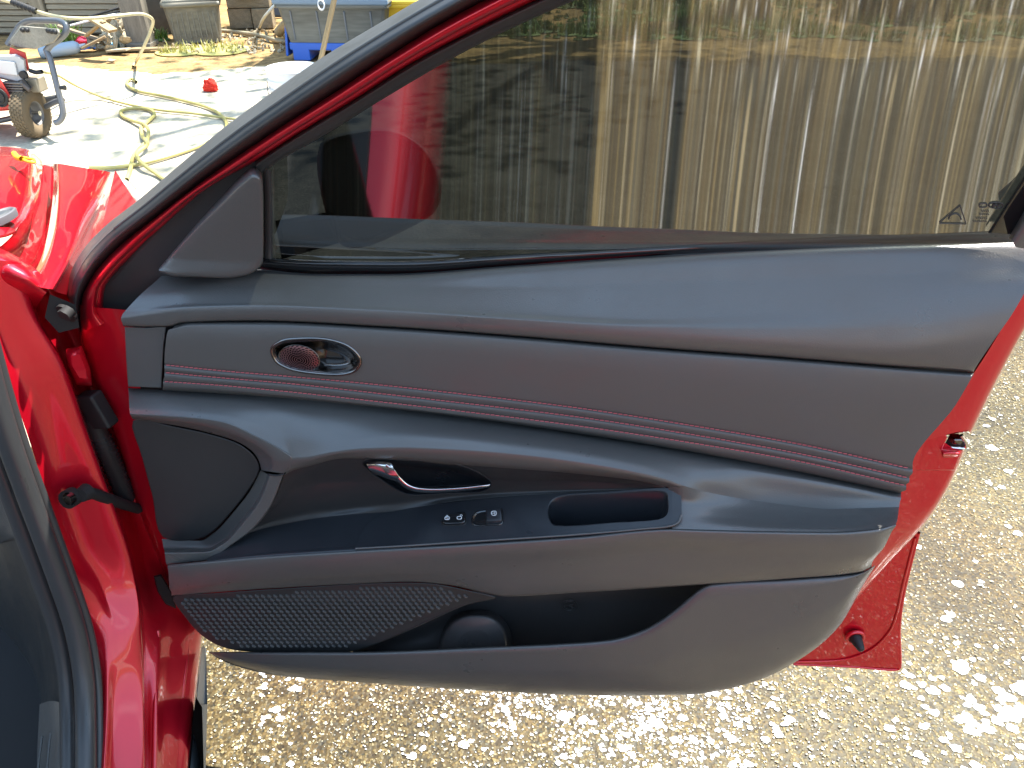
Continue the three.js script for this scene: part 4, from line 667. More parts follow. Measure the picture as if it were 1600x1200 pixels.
// ---- map pocket and lower panel
{
  const [g] = [loft([
    [[520, 1040, 0.05], [600, 985, 0.045], [700, 930, 0.035], [800, 915, 0.03], [1000, 900, 0.03], [1130, 895, 0.035], [1200, 900, 0.06]],
    [[520, 1050, 0.05], [600, 1005, 0.04], [660, 985, 0.03], [720, 955, 0.022], [800, 945, 0.012], [1000, 940, 0.01], [1130, 935, 0.03], [1200, 920, 0.06]],
    [[520, 1055, 0.05], [600, 1025, 0.045], [680, 1012, 0.04], [800, 1008, 0.01], [1000, 1000, 0.008], [1130, 980, 0.03], [1200, 960, 0.06]],
    [[520, 1065, 0.05], [600, 1055, 0.05], [800, 1050, 0.03], [1000, 1050, 0.03], [1130, 1040, 0.04], [1200, 1020, 0.06]],
  ], { nu: 120, nv: 6 })];
  const liner = part('pocket_liner', g, M.liner, door);
  const lobe = (k, w) => smoothPoly([[690, 1022], [697, 985], [715, 966], [740, 960], [768, 964], [786, 980], [793, 1003], [792, 1024]], 5).map(([x, y]) => D(741 + (x - 741) * k, 1010 + (y - 1010) * k, w));
  part('bottle_holder', rings([lobe(1.15, 0.02), lobe(1.05, 0.04), lobe(1, 0.055), lobe(0.9, 0.062), lobe(0.5, 0.066)]), M.liner, liner);
  const mk = D(890, 946, 0.02); part('moulded_mark', merge([xf(new THREE.TorusGeometry(0.0115, 0.0008, 6, 36), { p: mk }), xf(new THREE.TorusGeometry(0.0085, 0.0006, 6, 36), { p: mk }), rbox(0.012, 0.0016, 0.001, 0.0004, { p: mk, r: [0, 0, 0.5] }), rbox(0.009, 0.0016, 0.001, 0.0004, { p: mk.clone().add(new V3(0.001, -0.003, 0)), r: [0, 0, -0.4] })]), M.trimDark, liner);
  const T = [[326, 1018.5, 0.074], [380, 1018.5, 0.084], [545, 1018.5, 0.094], [750, 1011, 0.098], [900, 1004, 0.099], [955, 999, 0.1], [1000, 986, 0.1], [1030, 970, 0.1], [1060, 948, 0.099], [1085, 927, 0.098], [1107, 913, 0.097], [1240, 904, 0.093], [1345, 894, 0.084], [1366, 884, 0.078]];
  const B = [[327, 1020, 0.064], [345, 1031, 0.066], [370, 1041, 0.068], [430, 1055, 0.07], [560, 1066, 0.072], [750, 1079, 0.074], [950, 1087, 0.074], [1080, 1085.5, 0.072], [1130, 1078, 0.07], [1180, 1065, 0.066], [1250, 1030, 0.06], [1310, 980, 0.055], [1350, 912, 0.058], [1368, 884, 0.066]];
  const mixR = (t, w) => { const a = railEval(T, 'x'), b = railEval(B, 'x'); return Array.from({ length: 70 }, (_, i) => { const p = a(i / 69), q = b(i / 69); return [p[0] + (q[0] - p[0]) * t, p[1] + (q[1] - p[1]) * t, p[2] + w]; }); };
  part('lower_panel', loft([mixR(0, -0.03), mixR(0.003, -0.004), mixR(0.035, 0), mixR(0.14, 0.003), mixR(0.5, 0.002), mixR(0.82, -0.006), mixR(0.96, -0.016), B, shift(B, -1, -0.03)], { nu: 200, nv: 5 }), M.trim, door);
}
// ---- hinges, check strap, wiring boot
{
  const h = part('upper_hinge', rings([[[78, 462], [118, 478], [122, 512], [92, 516], [72, 498]].map(([a, b]) => BP(a, b, 0.06)), [[78, 460], [118, 476], [124, 512], [92, 520], [70, 496]].map(([a, b]) => BP(a, b, 0.03))]), M.bracket, car);
  const hb = BP(104, 489, 0.02); part('hinge_bolt', merge([xf(cyl(0.008, 0.008, 0.01, 6, { r: [Math.PI / 2, 0, 0] }), { p: hb, r: [0.3, -0.3, 0] }), xf(cyl(0.012, 0.012, 0.004, 24, { r: [Math.PI / 2, 0, 0] }), { p: BP(104, 489, 0.027), r: [0.3, -0.3, 0] })]), M.bracket, h);
  part('hinge_leaf', rings([[[102, 545], [128, 540], [142, 575], [145, 604], [118, 602], [104, 570]].map(([a, b]) => BP(a, b, 0.07)), [[104, 548], [126, 543], [140, 577], [143, 600], [120, 598], [106, 570]].map(([a, b]) => BP(a, b, 0.04)), [[112, 556], [124, 553], [134, 578], [136, 592], [124, 590], [112, 570]].map(([a, b]) => BP(a, b, 0.033))]), M.red, car);
  part('check_strap', merge([tube([[110, 777, -0.005], [135, 770, 0.0], [165, 778, 0.02], [190, 787, 0.05], [216, 795, 0.08]].map((p) => BP(...p)), 0.0075, 40, 8), cyl(0.012, 0.012, 0.012, 20, { p: BP(110, 778, -0.01), r: [Math.PI / 2 - 0.3, 0, 0.2] }), cyl(0.009, 0.011, 0.012, 16, { p: BP(131, 771, -0.008), r: [Math.PI / 2 - 0.3, 0, 0.2] }), rbox(0.03, 0.012, 0.008, 0.003, { p: BP(122, 772, 0.0), r: [0, -0.3, 0.2] })]), M.bracket, car);
  part('strap_bolt', merge([cyl(0.0062, 0.0062, 0.008, 6, { p: BP(109, 779, -0.02), r: [Math.PI / 2 - 0.3, 0, 0.2] }), cyl(0.0085, 0.0085, 0.003, 20, { p: BP(109, 779, -0.016), r: [Math.PI / 2 - 0.3, 0, 0.2] })]), M.darkChrome, car);
  const bootPts = [[142, 620, 0.07], [148, 660, 0.07], [165, 700, 0.07], [182, 740, 0.075], [197, 780, 0.08]].map((p) => BP(...p));
  part('wiring_boot', merge([tube(bootPts, 0.012, 40, 10), ...Array.from({ length: 16 }, (_, i) => { const p = new THREE.CatmullRomCurve3(bootPts).getPoint(0.4 + i * 0.036); return xf(new THREE.TorusGeometry(0.0118, 0.0014, 8, 18), { p, r: [1.2, 0.2, 0] }); }), rbox(0.03, 0.05, 0.02, 0.004, { p: BP(152, 640, 0.06), r: [0, -0.3, 0.25] })]), M.black, car);
  part('lower_hinge', rings([[[240, 900], [252, 897], [272, 930], [276, 952], [258, 945], [246, 925]].map(([a, b]) => BP(a, b, 0.07)), [[242, 902], [251, 900], [269, 930], [273, 948], [259, 942], [248, 924]].map(([a, b]) => BP(a, b, 0.045))]), M.bracket, car);
}

// ================================================================ yard
const wood = (r, g, b) => std({ color: C(r, g, b), roughness: 0.8, map: concT });
// ---- garage wall of horizontal slats behind everything
{
  const z = -7.9, t = thing('garage_wall', 'beige garage wall of horizontal slats behind the rubble', 'wall', new V3(0, 0, 0));
  const m1 = std({ color: C(0.46, 0.41, 0.33), roughness: 0.75, map: concT }), m2 = std({ color: C(0.52, 0.47, 0.39), roughness: 0.75, map: concT });
  const xl = ZP(-80, 20, z).x, x1 = ZP(52, 20, z).x, x2 = ZP(74, 20, z).x, x3 = ZP(222, 20, z).x, pitch = 0.05;
  for (const [a, b, m] of [[xl, x1, m1], [x2, x3, m2]]) for (let k = 0; k < 44; k++) { const o = part('slat', rbox(b - a - 0.02, pitch * 0.9, 0.022, 0.005, { p: [(a + b) / 2, 0.04 + k * pitch, z], r: [-0.28, 0, 0] }), m, t); }
  part('wall_backing', new THREE.BoxGeometry(x3 - xl, 2.4, 0.06).translate((x3 + xl) / 2, 1.2, z - 0.06), std({ color: C(0.2, 0.18, 0.15), roughness: 0.9 }), t);
  part('door_casing', rbox(x2 - x1, 2.4, 0.05, 0.006, { p: [(x1 + x2) / 2, 1.2, z + 0.01] }), m2, t);
}
const at = (px, py) => HZ(px, py, 0);
{
  const p = ZP(221, 62, -7.3); const s = mpp(p);
  solo('post', merge([rbox(34 * s, 2.3, 0.16, 0.012, { p: [p.x, 1.1, -7.3], r: [0, 0.1, 0] }), rbox(38 * s, 0.04, 0.2, 0.008, { p: [p.x, 0.03, -7.3] })]), wood(0.3, 0.29, 0.28), 'weathered grey post standing between the slatted wall and the bins', 'post');
}
// tapered open bin: outline of the mouth and of the base
function binGeo(w0, d0, w1, d1, h, t = 0.012) {
  const rc = (w, d, y, r = 0.03) => { const s = new THREE.Shape(); const a = w / 2, b = d / 2; const pts = []; for (const [cx, cz, st] of [[a - r, b - r, 0], [-a + r, b - r, 1], [-a + r, -b + r, 2], [a - r, -b + r, 3]]) for (let i = 0; i <= 4; i++) { const q = (st + i / 4) * Math.PI / 2; pts.push(new V3(cx + r * Math.cos(q), y, cz + r * Math.sin(q))); } return pts; };
  return rings([rc(w1, d1, 0), rc(w0, d0, h), rc(w0 + 0.04, d0 + 0.04, h), rc(w0 + 0.04, d0 + 0.04, h + 0.035), rc(w0 - 2 * t, d0 - 2 * t, h + 0.035), rc(w1 - 2 * t, d1 - 2 * t, t)], { cap0: true });
}
const greyPl = std({ color: C(0.3, 0.3, 0.28), roughness: 0.6, map: concT }), darkPl = std({ color: C(0.1, 0.1, 0.1), roughness: 0.6, map: concT }), bluePl = std({ color: C(0.03, 0.12, 0.5), roughness: 0.5 });
{
  const p = at(311, 62); const t = thing('storage_crate', 'grey plastic crate with patterned sides, right of the black bin', 'crate', p); t.rotation.y = 0.28;
  part('crate_body', binGeo(0.46, 0.34, 0.40, 0.30, 0.30), greyPl, t);
  for (let i = -4; i <= 4; i++) part('rib', rbox(0.012, 0.24, 0.012, 0.004, { p: [i * 0.045, 0.16, 0.166], r: [-0.05, 0, i * 0.008] }), greyPl, t);
  part('lid', rbox(0.50, 0.03, 0.38, 0.01, { p: [0.02, 0.355, -0.02], r: [0.06, 0, 0.04] }), std({ color: C(0.36, 0.36, 0.34), roughness: 0.6, map: concT }), t);
}
{
  const p = at(255, 54); p.z -= 0.25; const t = thing('wheeled_bin', 'black bin tipped over between the grey post and the crate', 'bin', p); t.rotation.set(0, 0.3, 0.22);
  part('bin_body', binGeo(0.42, 0.42, 0.34, 0.34, 0.62), darkPl, t); part('bin_lid', rbox(0.48, 0.03, 0.48, 0.01, { p: [0.03, 0.68, 0], r: [0, 0, 0.05] }), darkPl, t);
}
{
  const p = at(392, 45); p.z -= 0.1;
  const bm = std({ color: C(0.42, 0.37, 0.29), roughness: 0.9, map: concT, bumpMap: concT, bumpScale: 0.01 });
  const blocks = [['lower left pale concrete block of the low stack under the weeds', -0.1, 0.09, 0.22], ['lower right pale concrete block of the low stack under the weeds', 0.115, 0.09, 0.19], ['upper wide concrete block carrying the green weeds', 0.0, 0.245, 0.40]];
  for (const [l, dx, y, w] of blocks) { const o = solo('concrete_block', rbox(w, y > 0.2 ? 0.12 : 0.18, 0.2, 0.008, { p: [p.x + dx, y, p.z], r: [0, 0.12, 0] }), bm, l, 'concrete block', 'concrete blocks in the low stack'); }
}
{
  const p = at(434, 32); p.z -= 0.2; const t = thing('slate_panel', 'dark slate coloured panel leaning behind the pale branch', 'panel', p); t.rotation.set(-0.2, 0.1, 0);
  part('panel_board', rbox(0.36, 0.5, 0.025, 0.006, { p: [0, 0.25, 0] }), std({ color: C(0.07, 0.085, 0.11), roughness: 0.5 }), t); for (const y of [0.5, 0.012]) part('panel_frame', rbox(0.38, 0.025, 0.035, 0.005, { p: [0, y, 0] }), darkPl, t);
}
{ // big tote with blue base
  const p = at(540, 86); const t = thing('storage_tote', 'large grey tote with blue base behind the white bucket', 'tote', p); t.rotation.y = -0.06;
  part('tote_base', merge([rbox(0.78, 0.06, 0.5, 0.012, { p: [0, 0.11, 0] }), rbox(0.14, 0.1, 0.5, 0.01, { p: [-0.3, 0.05, 0] }), rbox(0.14, 0.1, 0.5, 0.01, { p: [0.3, 0.05, 0] }), rbox(0.14, 0.1, 0.5, 0.01, { p: [0.02, 0.05, 0] })]), bluePl, t);
  part('tote_body', binGeo(0.86, 0.58, 0.77, 0.5, 0.26).translate(0, 0.14, 0), std({ color: C(0.22, 0.24, 0.25), roughness: 0.5, map: concT }), t);
  for (const x of [-0.33, -0.12, 0.1, 0.31]) part('rib', rbox(0.014, 0.22, 0.014, 0.004, { p: [x, 0.27, 0.272], r: [0.16, 0, 0] }), std({ color: C(0.14, 0.15, 0.16), roughness: 0.5 }), t);
  part('tote_lid', rbox(0.92, 0.05, 0.64, 0.015, { p: [0, 0.45, 0] }), std({ color: C(0.16, 0.22, 0.28), roughness: 0.4 }), t);
  part('side_strap', rbox(0.02, 0.34, 0.46, 0.006, { p: [-0.41, 0.2, 0], r: [0, 0, -0.1] }), bluePl, t);
  part('carabiner', xf(new THREE.TorusGeometry(0.035, 0.008, 8, 20), { p: [-0.06, 0.43, 0.335], s: [0.7, 1, 1] }), M.white, t);
  const y = ZP(632, 8, -7.0); const q = thing('yellow_tub', 'yellow plastic tub right of the large tote, partly behind the car door', 'tub', new V3(y.x, 0, y.z)); part('tub_body', binGeo(0.3, 0.3, 0.25, 0.25, 0.38), std({ color: C(0.75, 0.45, 0.02), roughness: 0.5 }), q); part('tub_rim', rbox(0.35, 0.03, 0.35, 0.01, { p: [0, 0.42, 0] }), std({ color: C(0.8, 0.5, 0.03), roughness: 0.5 }), q);
}
{ // bucket and the broom pole in it
  const p = HZ(457, 105, 0.37); const t = thing('bucket', 'round white plastic bucket in front of the large tote', 'bucket', new V3(p.x, 0, p.z));
  const wm = std({ color: C(0.8, 0.8, 0.78), roughness: 0.45 });
  part('bucket_body', xf(new THREE.LatheGeometry([[0, 0.01], [0.125, 0.0], [0.13, 0.01], [0.143, 0.25], [0.150, 0.252], [0.150, 0.268], [0.144, 0.27], [0.146, 0.3], [0.153, 0.302], [0.153, 0.316], [0.147, 0.318], [0.149, 0.36], [0.155, 0.362], [0.155, 0.372], [0.146, 0.372], [0.138, 0.2], [0.125, 0.02], [0, 0.02]].map((a) => new THREE.Vector2(...a)), 40)), wm, t);
  part('wire_handle', tube(Array.from({ length: 15 }, (_, i) => { const a = Math.PI * i / 14; return new V3(0.155 * Math.cos(a), 0.31 - 0.14 * Math.sin(a), 0.155 * 0.35 * Math.sin(a) + 0.14 * Math.sin(a)); }), 0.003, 30, 6), M.darkChrome, t);
  const b = new V3(p.x + 0.03, 0.04, p.z), dirTo = ZP(531, -40, p.z - 0.25);
  solo('broom_pole', tube([b, b.clone().lerp(dirTo, 0.5), b.clone().lerp(dirTo, 1.6)], 0.0155, 20, 12), wood(0.6, 0.45, 0.26), 'pale wooden pole standing in the white bucket', 'pole');
}
// ---- rag
{
  const p = HZ(330, 142, 0), g = new THREE.SphereGeometry(1, 40, 24), q = g.getAttribute('position');
  for (let i = 0; i < q.count; i++) { const v = new V3().fromBufferAttribute(q, i), n = perlin.noise(v.x * 2.2 + 3, v.y * 2.2, v.z * 2.2) * 0.5 + perlin.noise(v.x * 5, v.y * 5 + 2, v.z * 5) * 0.25; const s = 1 + n; q.setXYZ(i, v.x * s * 0.043 + (v.y < 0 ? v.x * 0.014 : 0), Math.max(0, 0.034 + v.y * s * 0.046), v.z * s * 0.04); }
  g.translate(p.x, 0, p.z); g.computeVertexNormals();
  solo('rag', g, std({ color: C(0.6, 0.03, 0.015), roughness: 0.9 }), 'crumpled red rag lying alone on the pale concrete', 'rag');
}
// ---- hoses
const hoseM = std({ color: C(0.42, 0.36, 0.13), roughness: 0.45 });
const hose = (pts, r) => { let k = 0; return tube(pts.map(([a, b, h = 0.012]) => HZ(a, b, h)), r, 260, 10); };
solo('pressure_hose', hose([[62, 112, 0.28], [90, 118, 0.2], [115, 132, 0.1], [150, 148, 0.03], [200, 163, 0.012], [250, 172], [300, 177], [350, 184], [420, 192], [470, 195]], 0.008), hoseM, 'thin olive hose running from the pressure washer across the concrete', 'hose');
solo('garden_hose', hose([[213, 128], [205, 123], [199, 127], [200, 134], [215, 142], [250, 149], [290, 158], [325, 168], [345, 180], [354, 195], [345, 212], [318, 225], [290, 236], [255, 247], [215, 257], [170, 262], [140, 262]], 0.0105), hoseM, 'thick olive hose sweeping in a wide arc towards the fender', 'hose');
solo('garden_hose', hose([[198, 281], [204, 263], [208, 245], [220, 230], [228, 222], [232, 205, 0.03], [226, 195, 0.03], [205, 188], [190, 180], [192, 172], [210, 169], [235, 172], [241, 180], [232, 189], [222, 197, 0.014], [222, 212, 0.012], [230, 226, 0.035], [214, 240, 0.035], [222, 255, 0.035], [245, 272], [262, 284]], 0.0105), hoseM, 'thick olive hose twisted into a small loop on the concrete', 'hose');
{
  const z0 = -5.2;
  solo('overhead_hose', tube([ZP(-60, -18, z0), ZP(20, 4, z0), ZP(55, 17, z0), ZP(90, 26, z0), ZP(130, 29, z0 - 0.1), ZP(180, 25, z0 - 0.3), ZP(222, 22, z0 - 0.45), ZP(238, 30, z0 - 0.55), ZP(236, 46, z0 - 0.65), ZP(226, 70, z0 - 0.7), HZ(212, 97, 0.02), HZ(208, 104, 0.012)], 0.0105, 140, 10), std({ color: C(0.46, 0.41, 0.25), roughness: 0.45 }), 'pale hose arching through the air above the pressure washer', 'hose');
  const t = thing('spray_lance', 'black spray lance grip at the top left of the overhead hose', 'spray lance', new V3());
  part('grip', tube([ZP(18, 3, z0 + 0.02), ZP(35, 9, z0 + 0.02), ZP(56, 17.5, z0 + 0.02)], 0.019, 20, 12), M.black, t); for (let i = 0; i < 6; i++) part('grip_ring', xf(new THREE.TorusGeometry(0.019, 0.004, 8, 18), { p: ZP(22 + i * 6, 4.2 + i * 2.35, z0 + 0.02), r: [0, Math.PI / 2, 0] }), M.black, t);
}
// ---- pressure washer
{
  const W = HZ(53, 213, 0), yaw = -0.07, t = thing('pressure_washer', 'red and grey petrol pressure washer on pneumatic tyres', 'pressure washer', W); t.rotation.y = yaw;
  const inv = new THREE.Matrix4().makeRotationY(-yaw);
  const L = (px, py, dz) => { const d = ray(px, py); const p = along(d, (W.z + dz) / d.z).sub(W).applyMatrix4(inv); return p; }; // a picture position at a chosen distance, in the machine's own axes
  const grey = std({ color: C(0.15, 0.155, 0.165), roughness: 0.4, metalness: 0.3 }), rd = std({ color: C(0.45, 0.03, 0.025), roughness: 0.45 }), wh = std({ color: C(0.42, 0.42, 0.42), roughness: 0.6 }), tyreM = std({ color: C(0.13, 0.095, 0.055), roughness: 0.9 });
  const wheel = (x) => {
    const c = [x, 0.135, 0.0], turn = { p: c, r: [0, 0, -Math.PI / 2] };
    const tyre = part('tyre', xf(new THREE.LatheGeometry([[0.068, -0.04], [0.1, -0.046], [0.122, -0.044], [0.132, -0.034], [0.135, -0.012], [0.135, 0.012], [0.132, 0.034], [0.122, 0.044], [0.1, 0.046], [0.068, 0.04], [0.066, 0], [0.068, -0.04]].map((a) => new THREE.Vector2(...a)), 56), turn), tyreM, t);
    const lugs = []; for (let i = 0; i < 34; i++) for (let k = -2; k <= 2; k++) { const a = (i + (k & 1) * 0.5) / 34 * 2 * Math.PI; lugs.push(xf(xf(new THREE.BoxGeometry(0.012, 0.007, 0.015), { p: [k * 0.0155, 0.1355 - Math.abs(k) * 0.0012, 0] }), { p: c, r: [a, 0, 0] })); }
    part('tread', merge(lugs), tyreM, tyre);
    const rim = part('rim', xf(new THREE.LatheGeometry([[0, 0.0], [0.018, 0.006], [0.028, -0.01], [0.05, -0.018], [0.058, 0.02], [0.066, 0.034], [0.076, 0.036], [0.075, 0.0], [0.06, -0.03], [0, -0.03]].map((a) => new THREE.Vector2(...a)), 36), turn), std({ color: C(0.17, 0.165, 0.16), roughness: 0.5, metalness: 0.4 }), t);
    part('axle_nut', cyl(0.012, 0.014, 0.05, 12, { p: [x + 0.03, 0.135, 0], r: [0, 0, Math.PI / 2] }), M.chrome, rim);
  };
  wheel(0.03); wheel(-0.5);
  const T = (pts, r, seg = 40) => tube(pts.map((p) => L(...p)), r, seg, 12);
  part('frame', merge([T([[72, 78, -0.02], [78, 92, 0.0], [86, 122, 0.03], [93, 150, 0.05], [97, 165, 0.06], [98, 180, 0.07], [92, 190, 0.08], [86, 192, 0.08]], 0.0165), T([[97, 156, 0.04], [85, 160, -0.02], [60, 172, -0.12], [20, 184, -0.14], [-60, 200, -0.14]], 0.016), T([[90, 152, -0.1], [55, 158, -0.14], [0, 160, -0.2], [-60, 165, -0.2]], 0.016)]), grey, t);
  part('handle', T([[72, 80, -0.02], [80, 70, -0.02], [94, 60, -0.02], [103, 50, -0.02], [103, 40, -0.03], [95, 34, -0.05], [70, 32, -0.09], [45, 33, -0.14], [32, 40, -0.16], [22, 54, -0.16], [12, 70, -0.15]], 0.017, 60), grey, t);
  const pan = (dz, k) => [[32, 40], [92, 45], [95, 54], [85, 66], [55, 77], [25, 74], [13, 66]].map(([x, y], i) => L(53 + (x - 53) * k, 58 + (y - 58) * k, dz - 0.0018 * (95 - x)));
  const cp = part('control_panel', rings([pan(0.0, 0.9), pan(0.03, 1), pan(0.05, 1), pan(0.06, 0.93)], { cap0: true }), std({ color: C(0.4, 0.4, 0.39), roughness: 0.6, map: concT }), t);
  for (const [x, y] of [[35, 47], [42, 47], [75, 48], [80, 49], [86, 50]]) part('nozzle', xf(new THREE.SphereGeometry(0.013, 14, 10), { p: L(x, y, 0.07 - 0.0018 * (95 - x)) }), M.black, cp);
  part('fuel_tank', rings([0.0, 1, 1, 0.8].map((k, i) => [[-12, 86], [25, 84], [40, 92], [44, 125], [28, 130], [-4, 122]].map(([x, y]) => L(18 + (x - 18) * (i === 0 || i === 3 ? 0.85 : 1), 106 + (y - 106) * (i === 0 || i === 3 ? 0.85 : 1), [-0.32, -0.26, -0.02, 0.01][i]))), { cap0: true }), wh, t);
  part('engine_cowl', rings([[-0.3, 0.85], [-0.24, 1], [0.04, 1], [0.07, 0.86]].map(([dz, k]) => [[-30, 118], [0, 122], [18, 150], [30, 160], [26, 172], [-30, 176]].map(([x, y]) => L(0 + x * k, 148 + (y - 148) * k, dz))), { cap0: true }), rd, t);
  part('upright_guard', rings([[-0.14, 0.9], [-0.12, 1], [-0.04, 1], [-0.02, 0.9]].map(([dz, k]) => [[16, 74], [40, 82], [47, 110], [38, 112], [30, 90], [14, 84]].map(([x, y]) => L(30 + (x - 30) * k, 92 + (y - 92) * k, dz))), { cap0: true }), rd, t);
  part('fan_grille', merge([xf(new THREE.TorusGeometry(0.05, 0.005, 8, 30), { p: L(-2, 152, 0.078) }), xf(new THREE.TorusGeometry(0.03, 0.004, 8, 24), { p: L(-2, 152, 0.078) }), xf(cyl(0.048, 0.048, 0.01, 30), { p: L(-2, 152, 0.07), r: [Math.PI / 2, 0, 0] })]), M.black, t);
  for (let i = 0; i < 5; i++) part('cooling_fin', rbox(0.13, 0.008, 0.05, 0.002, { p: L(22, 129 + i * 4, 0.02) }), std({ color: C(0.14, 0.13, 0.12), roughness: 0.5, metalness: 0.4 }), t);
  part('tank_panel', rbox(0.1, 0.07, 0.012, 0.004, { p: L(12, 106, 0.015), r: [0, 0, -0.1] }), std({ color: C(0.55, 0.55, 0.54), roughness: 0.6 }), t);
  part('throttle_lever', rbox(0.012, 0.06, 0.012, 0.003, { p: L(42, 131, 0.04), r: [0, 0, 0.5] }), M.black, t);
  part('filter_cap', cyl(0.022, 0.022, 0.02, 20, { p: L(37, 117, 0.02), r: [Math.PI / 2, 0, 0] }), M.black, t);
  part('pump', merge([rbox(0.075, 0.08, 0.09, 0.01, { p: L(57, 131, -0.05) }), rbox(0.05, 0.06, 0.06, 0.01, { p: L(42, 128, -0.05) })]), std({ color: C(0.33, 0.29, 0.22), roughness: 0.5, metalness: 0.4 }), t);
  part('muffler', merge([rbox(0.06, 0.09, 0.07, 0.012, { p: L(34, 140, 0.0) }), cyl(0.016, 0.02, 0.06, 14, { p: L(40, 134, 0.03), r: [0, 0, 0.8] })]), std({ color: C(0.12, 0.1, 0.09), roughness: 0.6, metalness: 0.5 }), t);
  part('hose_coupling', T([[46, 110, -0.02], [56, 113, -0.02], [66, 112, -0.02]], 0.012, 16), M.black, t);
  part('frame_knob', cyl(0.01, 0.014, 0.03, 12, { p: L(98, 137, 0.06), r: [0, 0, Math.PI / 2] }), M.black, t);
  const b = thing('detergent_jug', 'white jug with yellow green cap standing left of the washer handle', 'jug', HZ(4, 120, 0).add(new V3(-0.1, 0, 0)));
  part('jug_body', xf(new THREE.LatheGeometry([[0, 0], [0.07, 0], [0.075, 0.02], [0.078, 0.42], [0.06, 0.5], [0.03, 0.54], [0.028, 0.56], [0, 0.56]].map((a) => new THREE.Vector2(...a)), 28)), wh, b);
  part('jug_cap', cyl(0.045, 0.05, 0.09, 20, { p: [0, 0.6, 0] }), std({ color: C(0.7, 0.75, 0.05), roughness: 0.5 }), b);
}
// ---- rubble, planks and odds and ends in front of the garage wall
{
  const plankG = new RoundedBoxGeometry(1, 1, 1, 1, 0.06), tones = [[0.5, 0.4, 0.26], [0.42, 0.33, 0.22], [0.6, 0.55, 0.45], [0.36, 0.3, 0.24]];
  const looks = [['orange brown plank lying flat along the soil edge', 228, 76, 0.55, 0.015, 0.08, 0.12, 0.0, 0.02, 0], ['tan plank tilted over the top of the rubble heap', 160, 38, 0.24, 0.02, 0.09, -0.5, -0.35, 0.26, 0], ['short brown plank low in the rubble heap', 146, 66, 0.22, 0.018, 0.07, 0.5, 0.35, 0.1, 1], ['pale broken board at the foot of the rubble heap', 185, 78, 0.2, 0.015, 0.08, -0.2, 0.1, 0.03, 2], ['grey weathered board sticking out left of the rubble heap', 125, 52, 0.34, 0.02, 0.07, 0.3, -0.4, 0.14, 3], ['brown board under the leaning black rods', 190, 42, 0.3, 0.12, 0.03, 0.05, 0, 0.1, 1], ['narrow tan board poking up behind the rubble heap', 148, 45, 0.26, 0.015, 0.05, -0.3, 0.5, 0.22, 0]];
  for (const [l, px, py, w, h, d, ry, rz, y, c] of looks) { const p = HZ(px, py, y); const o = solo('plank', plankG, wood(...tones[c]), l, 'plank', 'planks about the rubble heap'); o.position.copy(p); o.scale.set(w, h, d); o.rotation.set(0, ry, rz); }
  // broken pale stones heaped
  const sg = new THREE.IcosahedronGeometry(1, 2), q = sg.getAttribute('position'); for (let i = 0; i < q.count; i++) { const v = new V3().fromBufferAttribute(q, i); const s = 0.8 + 0.5 * perlin.noise(v.x * 1.4, v.y * 1.4 + 5, v.z * 1.4); q.setXYZ(i, v.x * s * 1.3, v.y * s * 0.7, v.z * s); } sg.computeVertexNormals();
  const stoneM = std({ color: C(0.62, 0.57, 0.47), roughness: 0.9, map: concT });
  const list = [];
  for (let i = 0; i < 70; i++) { const a = Math.pow(rnd(), 0.7), b = HZ(172 + (rnd() - 0.5) * 76 * (0.4 + 0.6 * a), 84 - 8 * rnd(), 0); const h = 0.22 * (1 - a) * rnd(); list.push(xf(sg.clone(), { p: [b.x, 0.02 + h, b.z - 0.5 * rnd() - h * 0.5], r: [rnd() * 3, rnd() * 3, rnd() * 3], s: [rr(0.02, 0.07), rr(0.015, 0.04), rr(0.02, 0.06)] })); }
  const hp = solo('rubble_heap', merge(list), stoneM, 'heap of pale broken stones in front of the slatted wall', 'rubble'); hp.userData.kind = 'stuff';
  const lit = []; for (let i = 0; i < 220; i++) { const b = HZ(rr(250, 480), rr(48, 84), 0); lit.push(xf(sg.clone(), { p: [b.x, 0.008, b.z], r: [rnd() * 3, rnd() * 3, rnd() * 3], s: [rr(0.008, 0.03), rr(0.006, 0.014), rr(0.008, 0.02)] })); }
  const lt = solo('loose_stones', merge(lit), stoneM, 'pale loose stones scattered on the soil below the bins', 'stones'); lt.userData.kind = 'stuff';
  const single = (l, px, py, s) => { const p = HZ(px, py, 0); const o = solo('stone', sg, stoneM, l, 'stone', 'single stones at the soil edge'); o.position.set(p.x, s * 0.35, p.z); o.scale.set(s, s * 0.7, s * 0.8); };
  single('pale flat stone lying apart on the soil, below the rubble heap', 174, 97, 0.032); single('round white stone left of the grey crate foot', 268, 48, 0.03);
  // red bundle, blue tarp, blue cylinder
  const bundle = sg.clone(); bundle.scale(0.055, 0.06, 0.05); const bp = HZ(132, 74, 0); bundle.translate(bp.x, 0.05, bp.z); solo('red_bundle', bundle, std({ color: C(0.6, 0.03, 0.07), roughness: 0.8 }), 'small red bundle at the left foot of the rubble heap', 'bundle');
  const tarp = (l, px, py, w, d, c, yaw) => { const p = HZ(px, py, 0), n = 18, g = new THREE.PlaneGeometry(w, d, n, n).rotateX(-Math.PI / 2), a = g.getAttribute('position'); for (let i = 0; i < a.count; i++) a.setY(i, 0.025 + 0.03 * perlin.noise(a.getX(i) * 12 + px, 0, a.getZ(i) * 14)); g.rotateY(yaw); g.translate(p.x, 0, p.z); g.computeVertexNormals(); solo('tarp', g, std({ color: C(...c), roughness: 0.55 }), l, 'tarp'); };
  tarp('crumpled light blue plastic sheet right of the rubble heap', 197, 74, 0.24, 0.12, [0.25, 0.55, 0.68], 0.4); tarp('dark blue plastic sheet under the small red bundle', 128, 80, 0.24, 0.1, [0.04, 0.13, 0.4], 0.1);
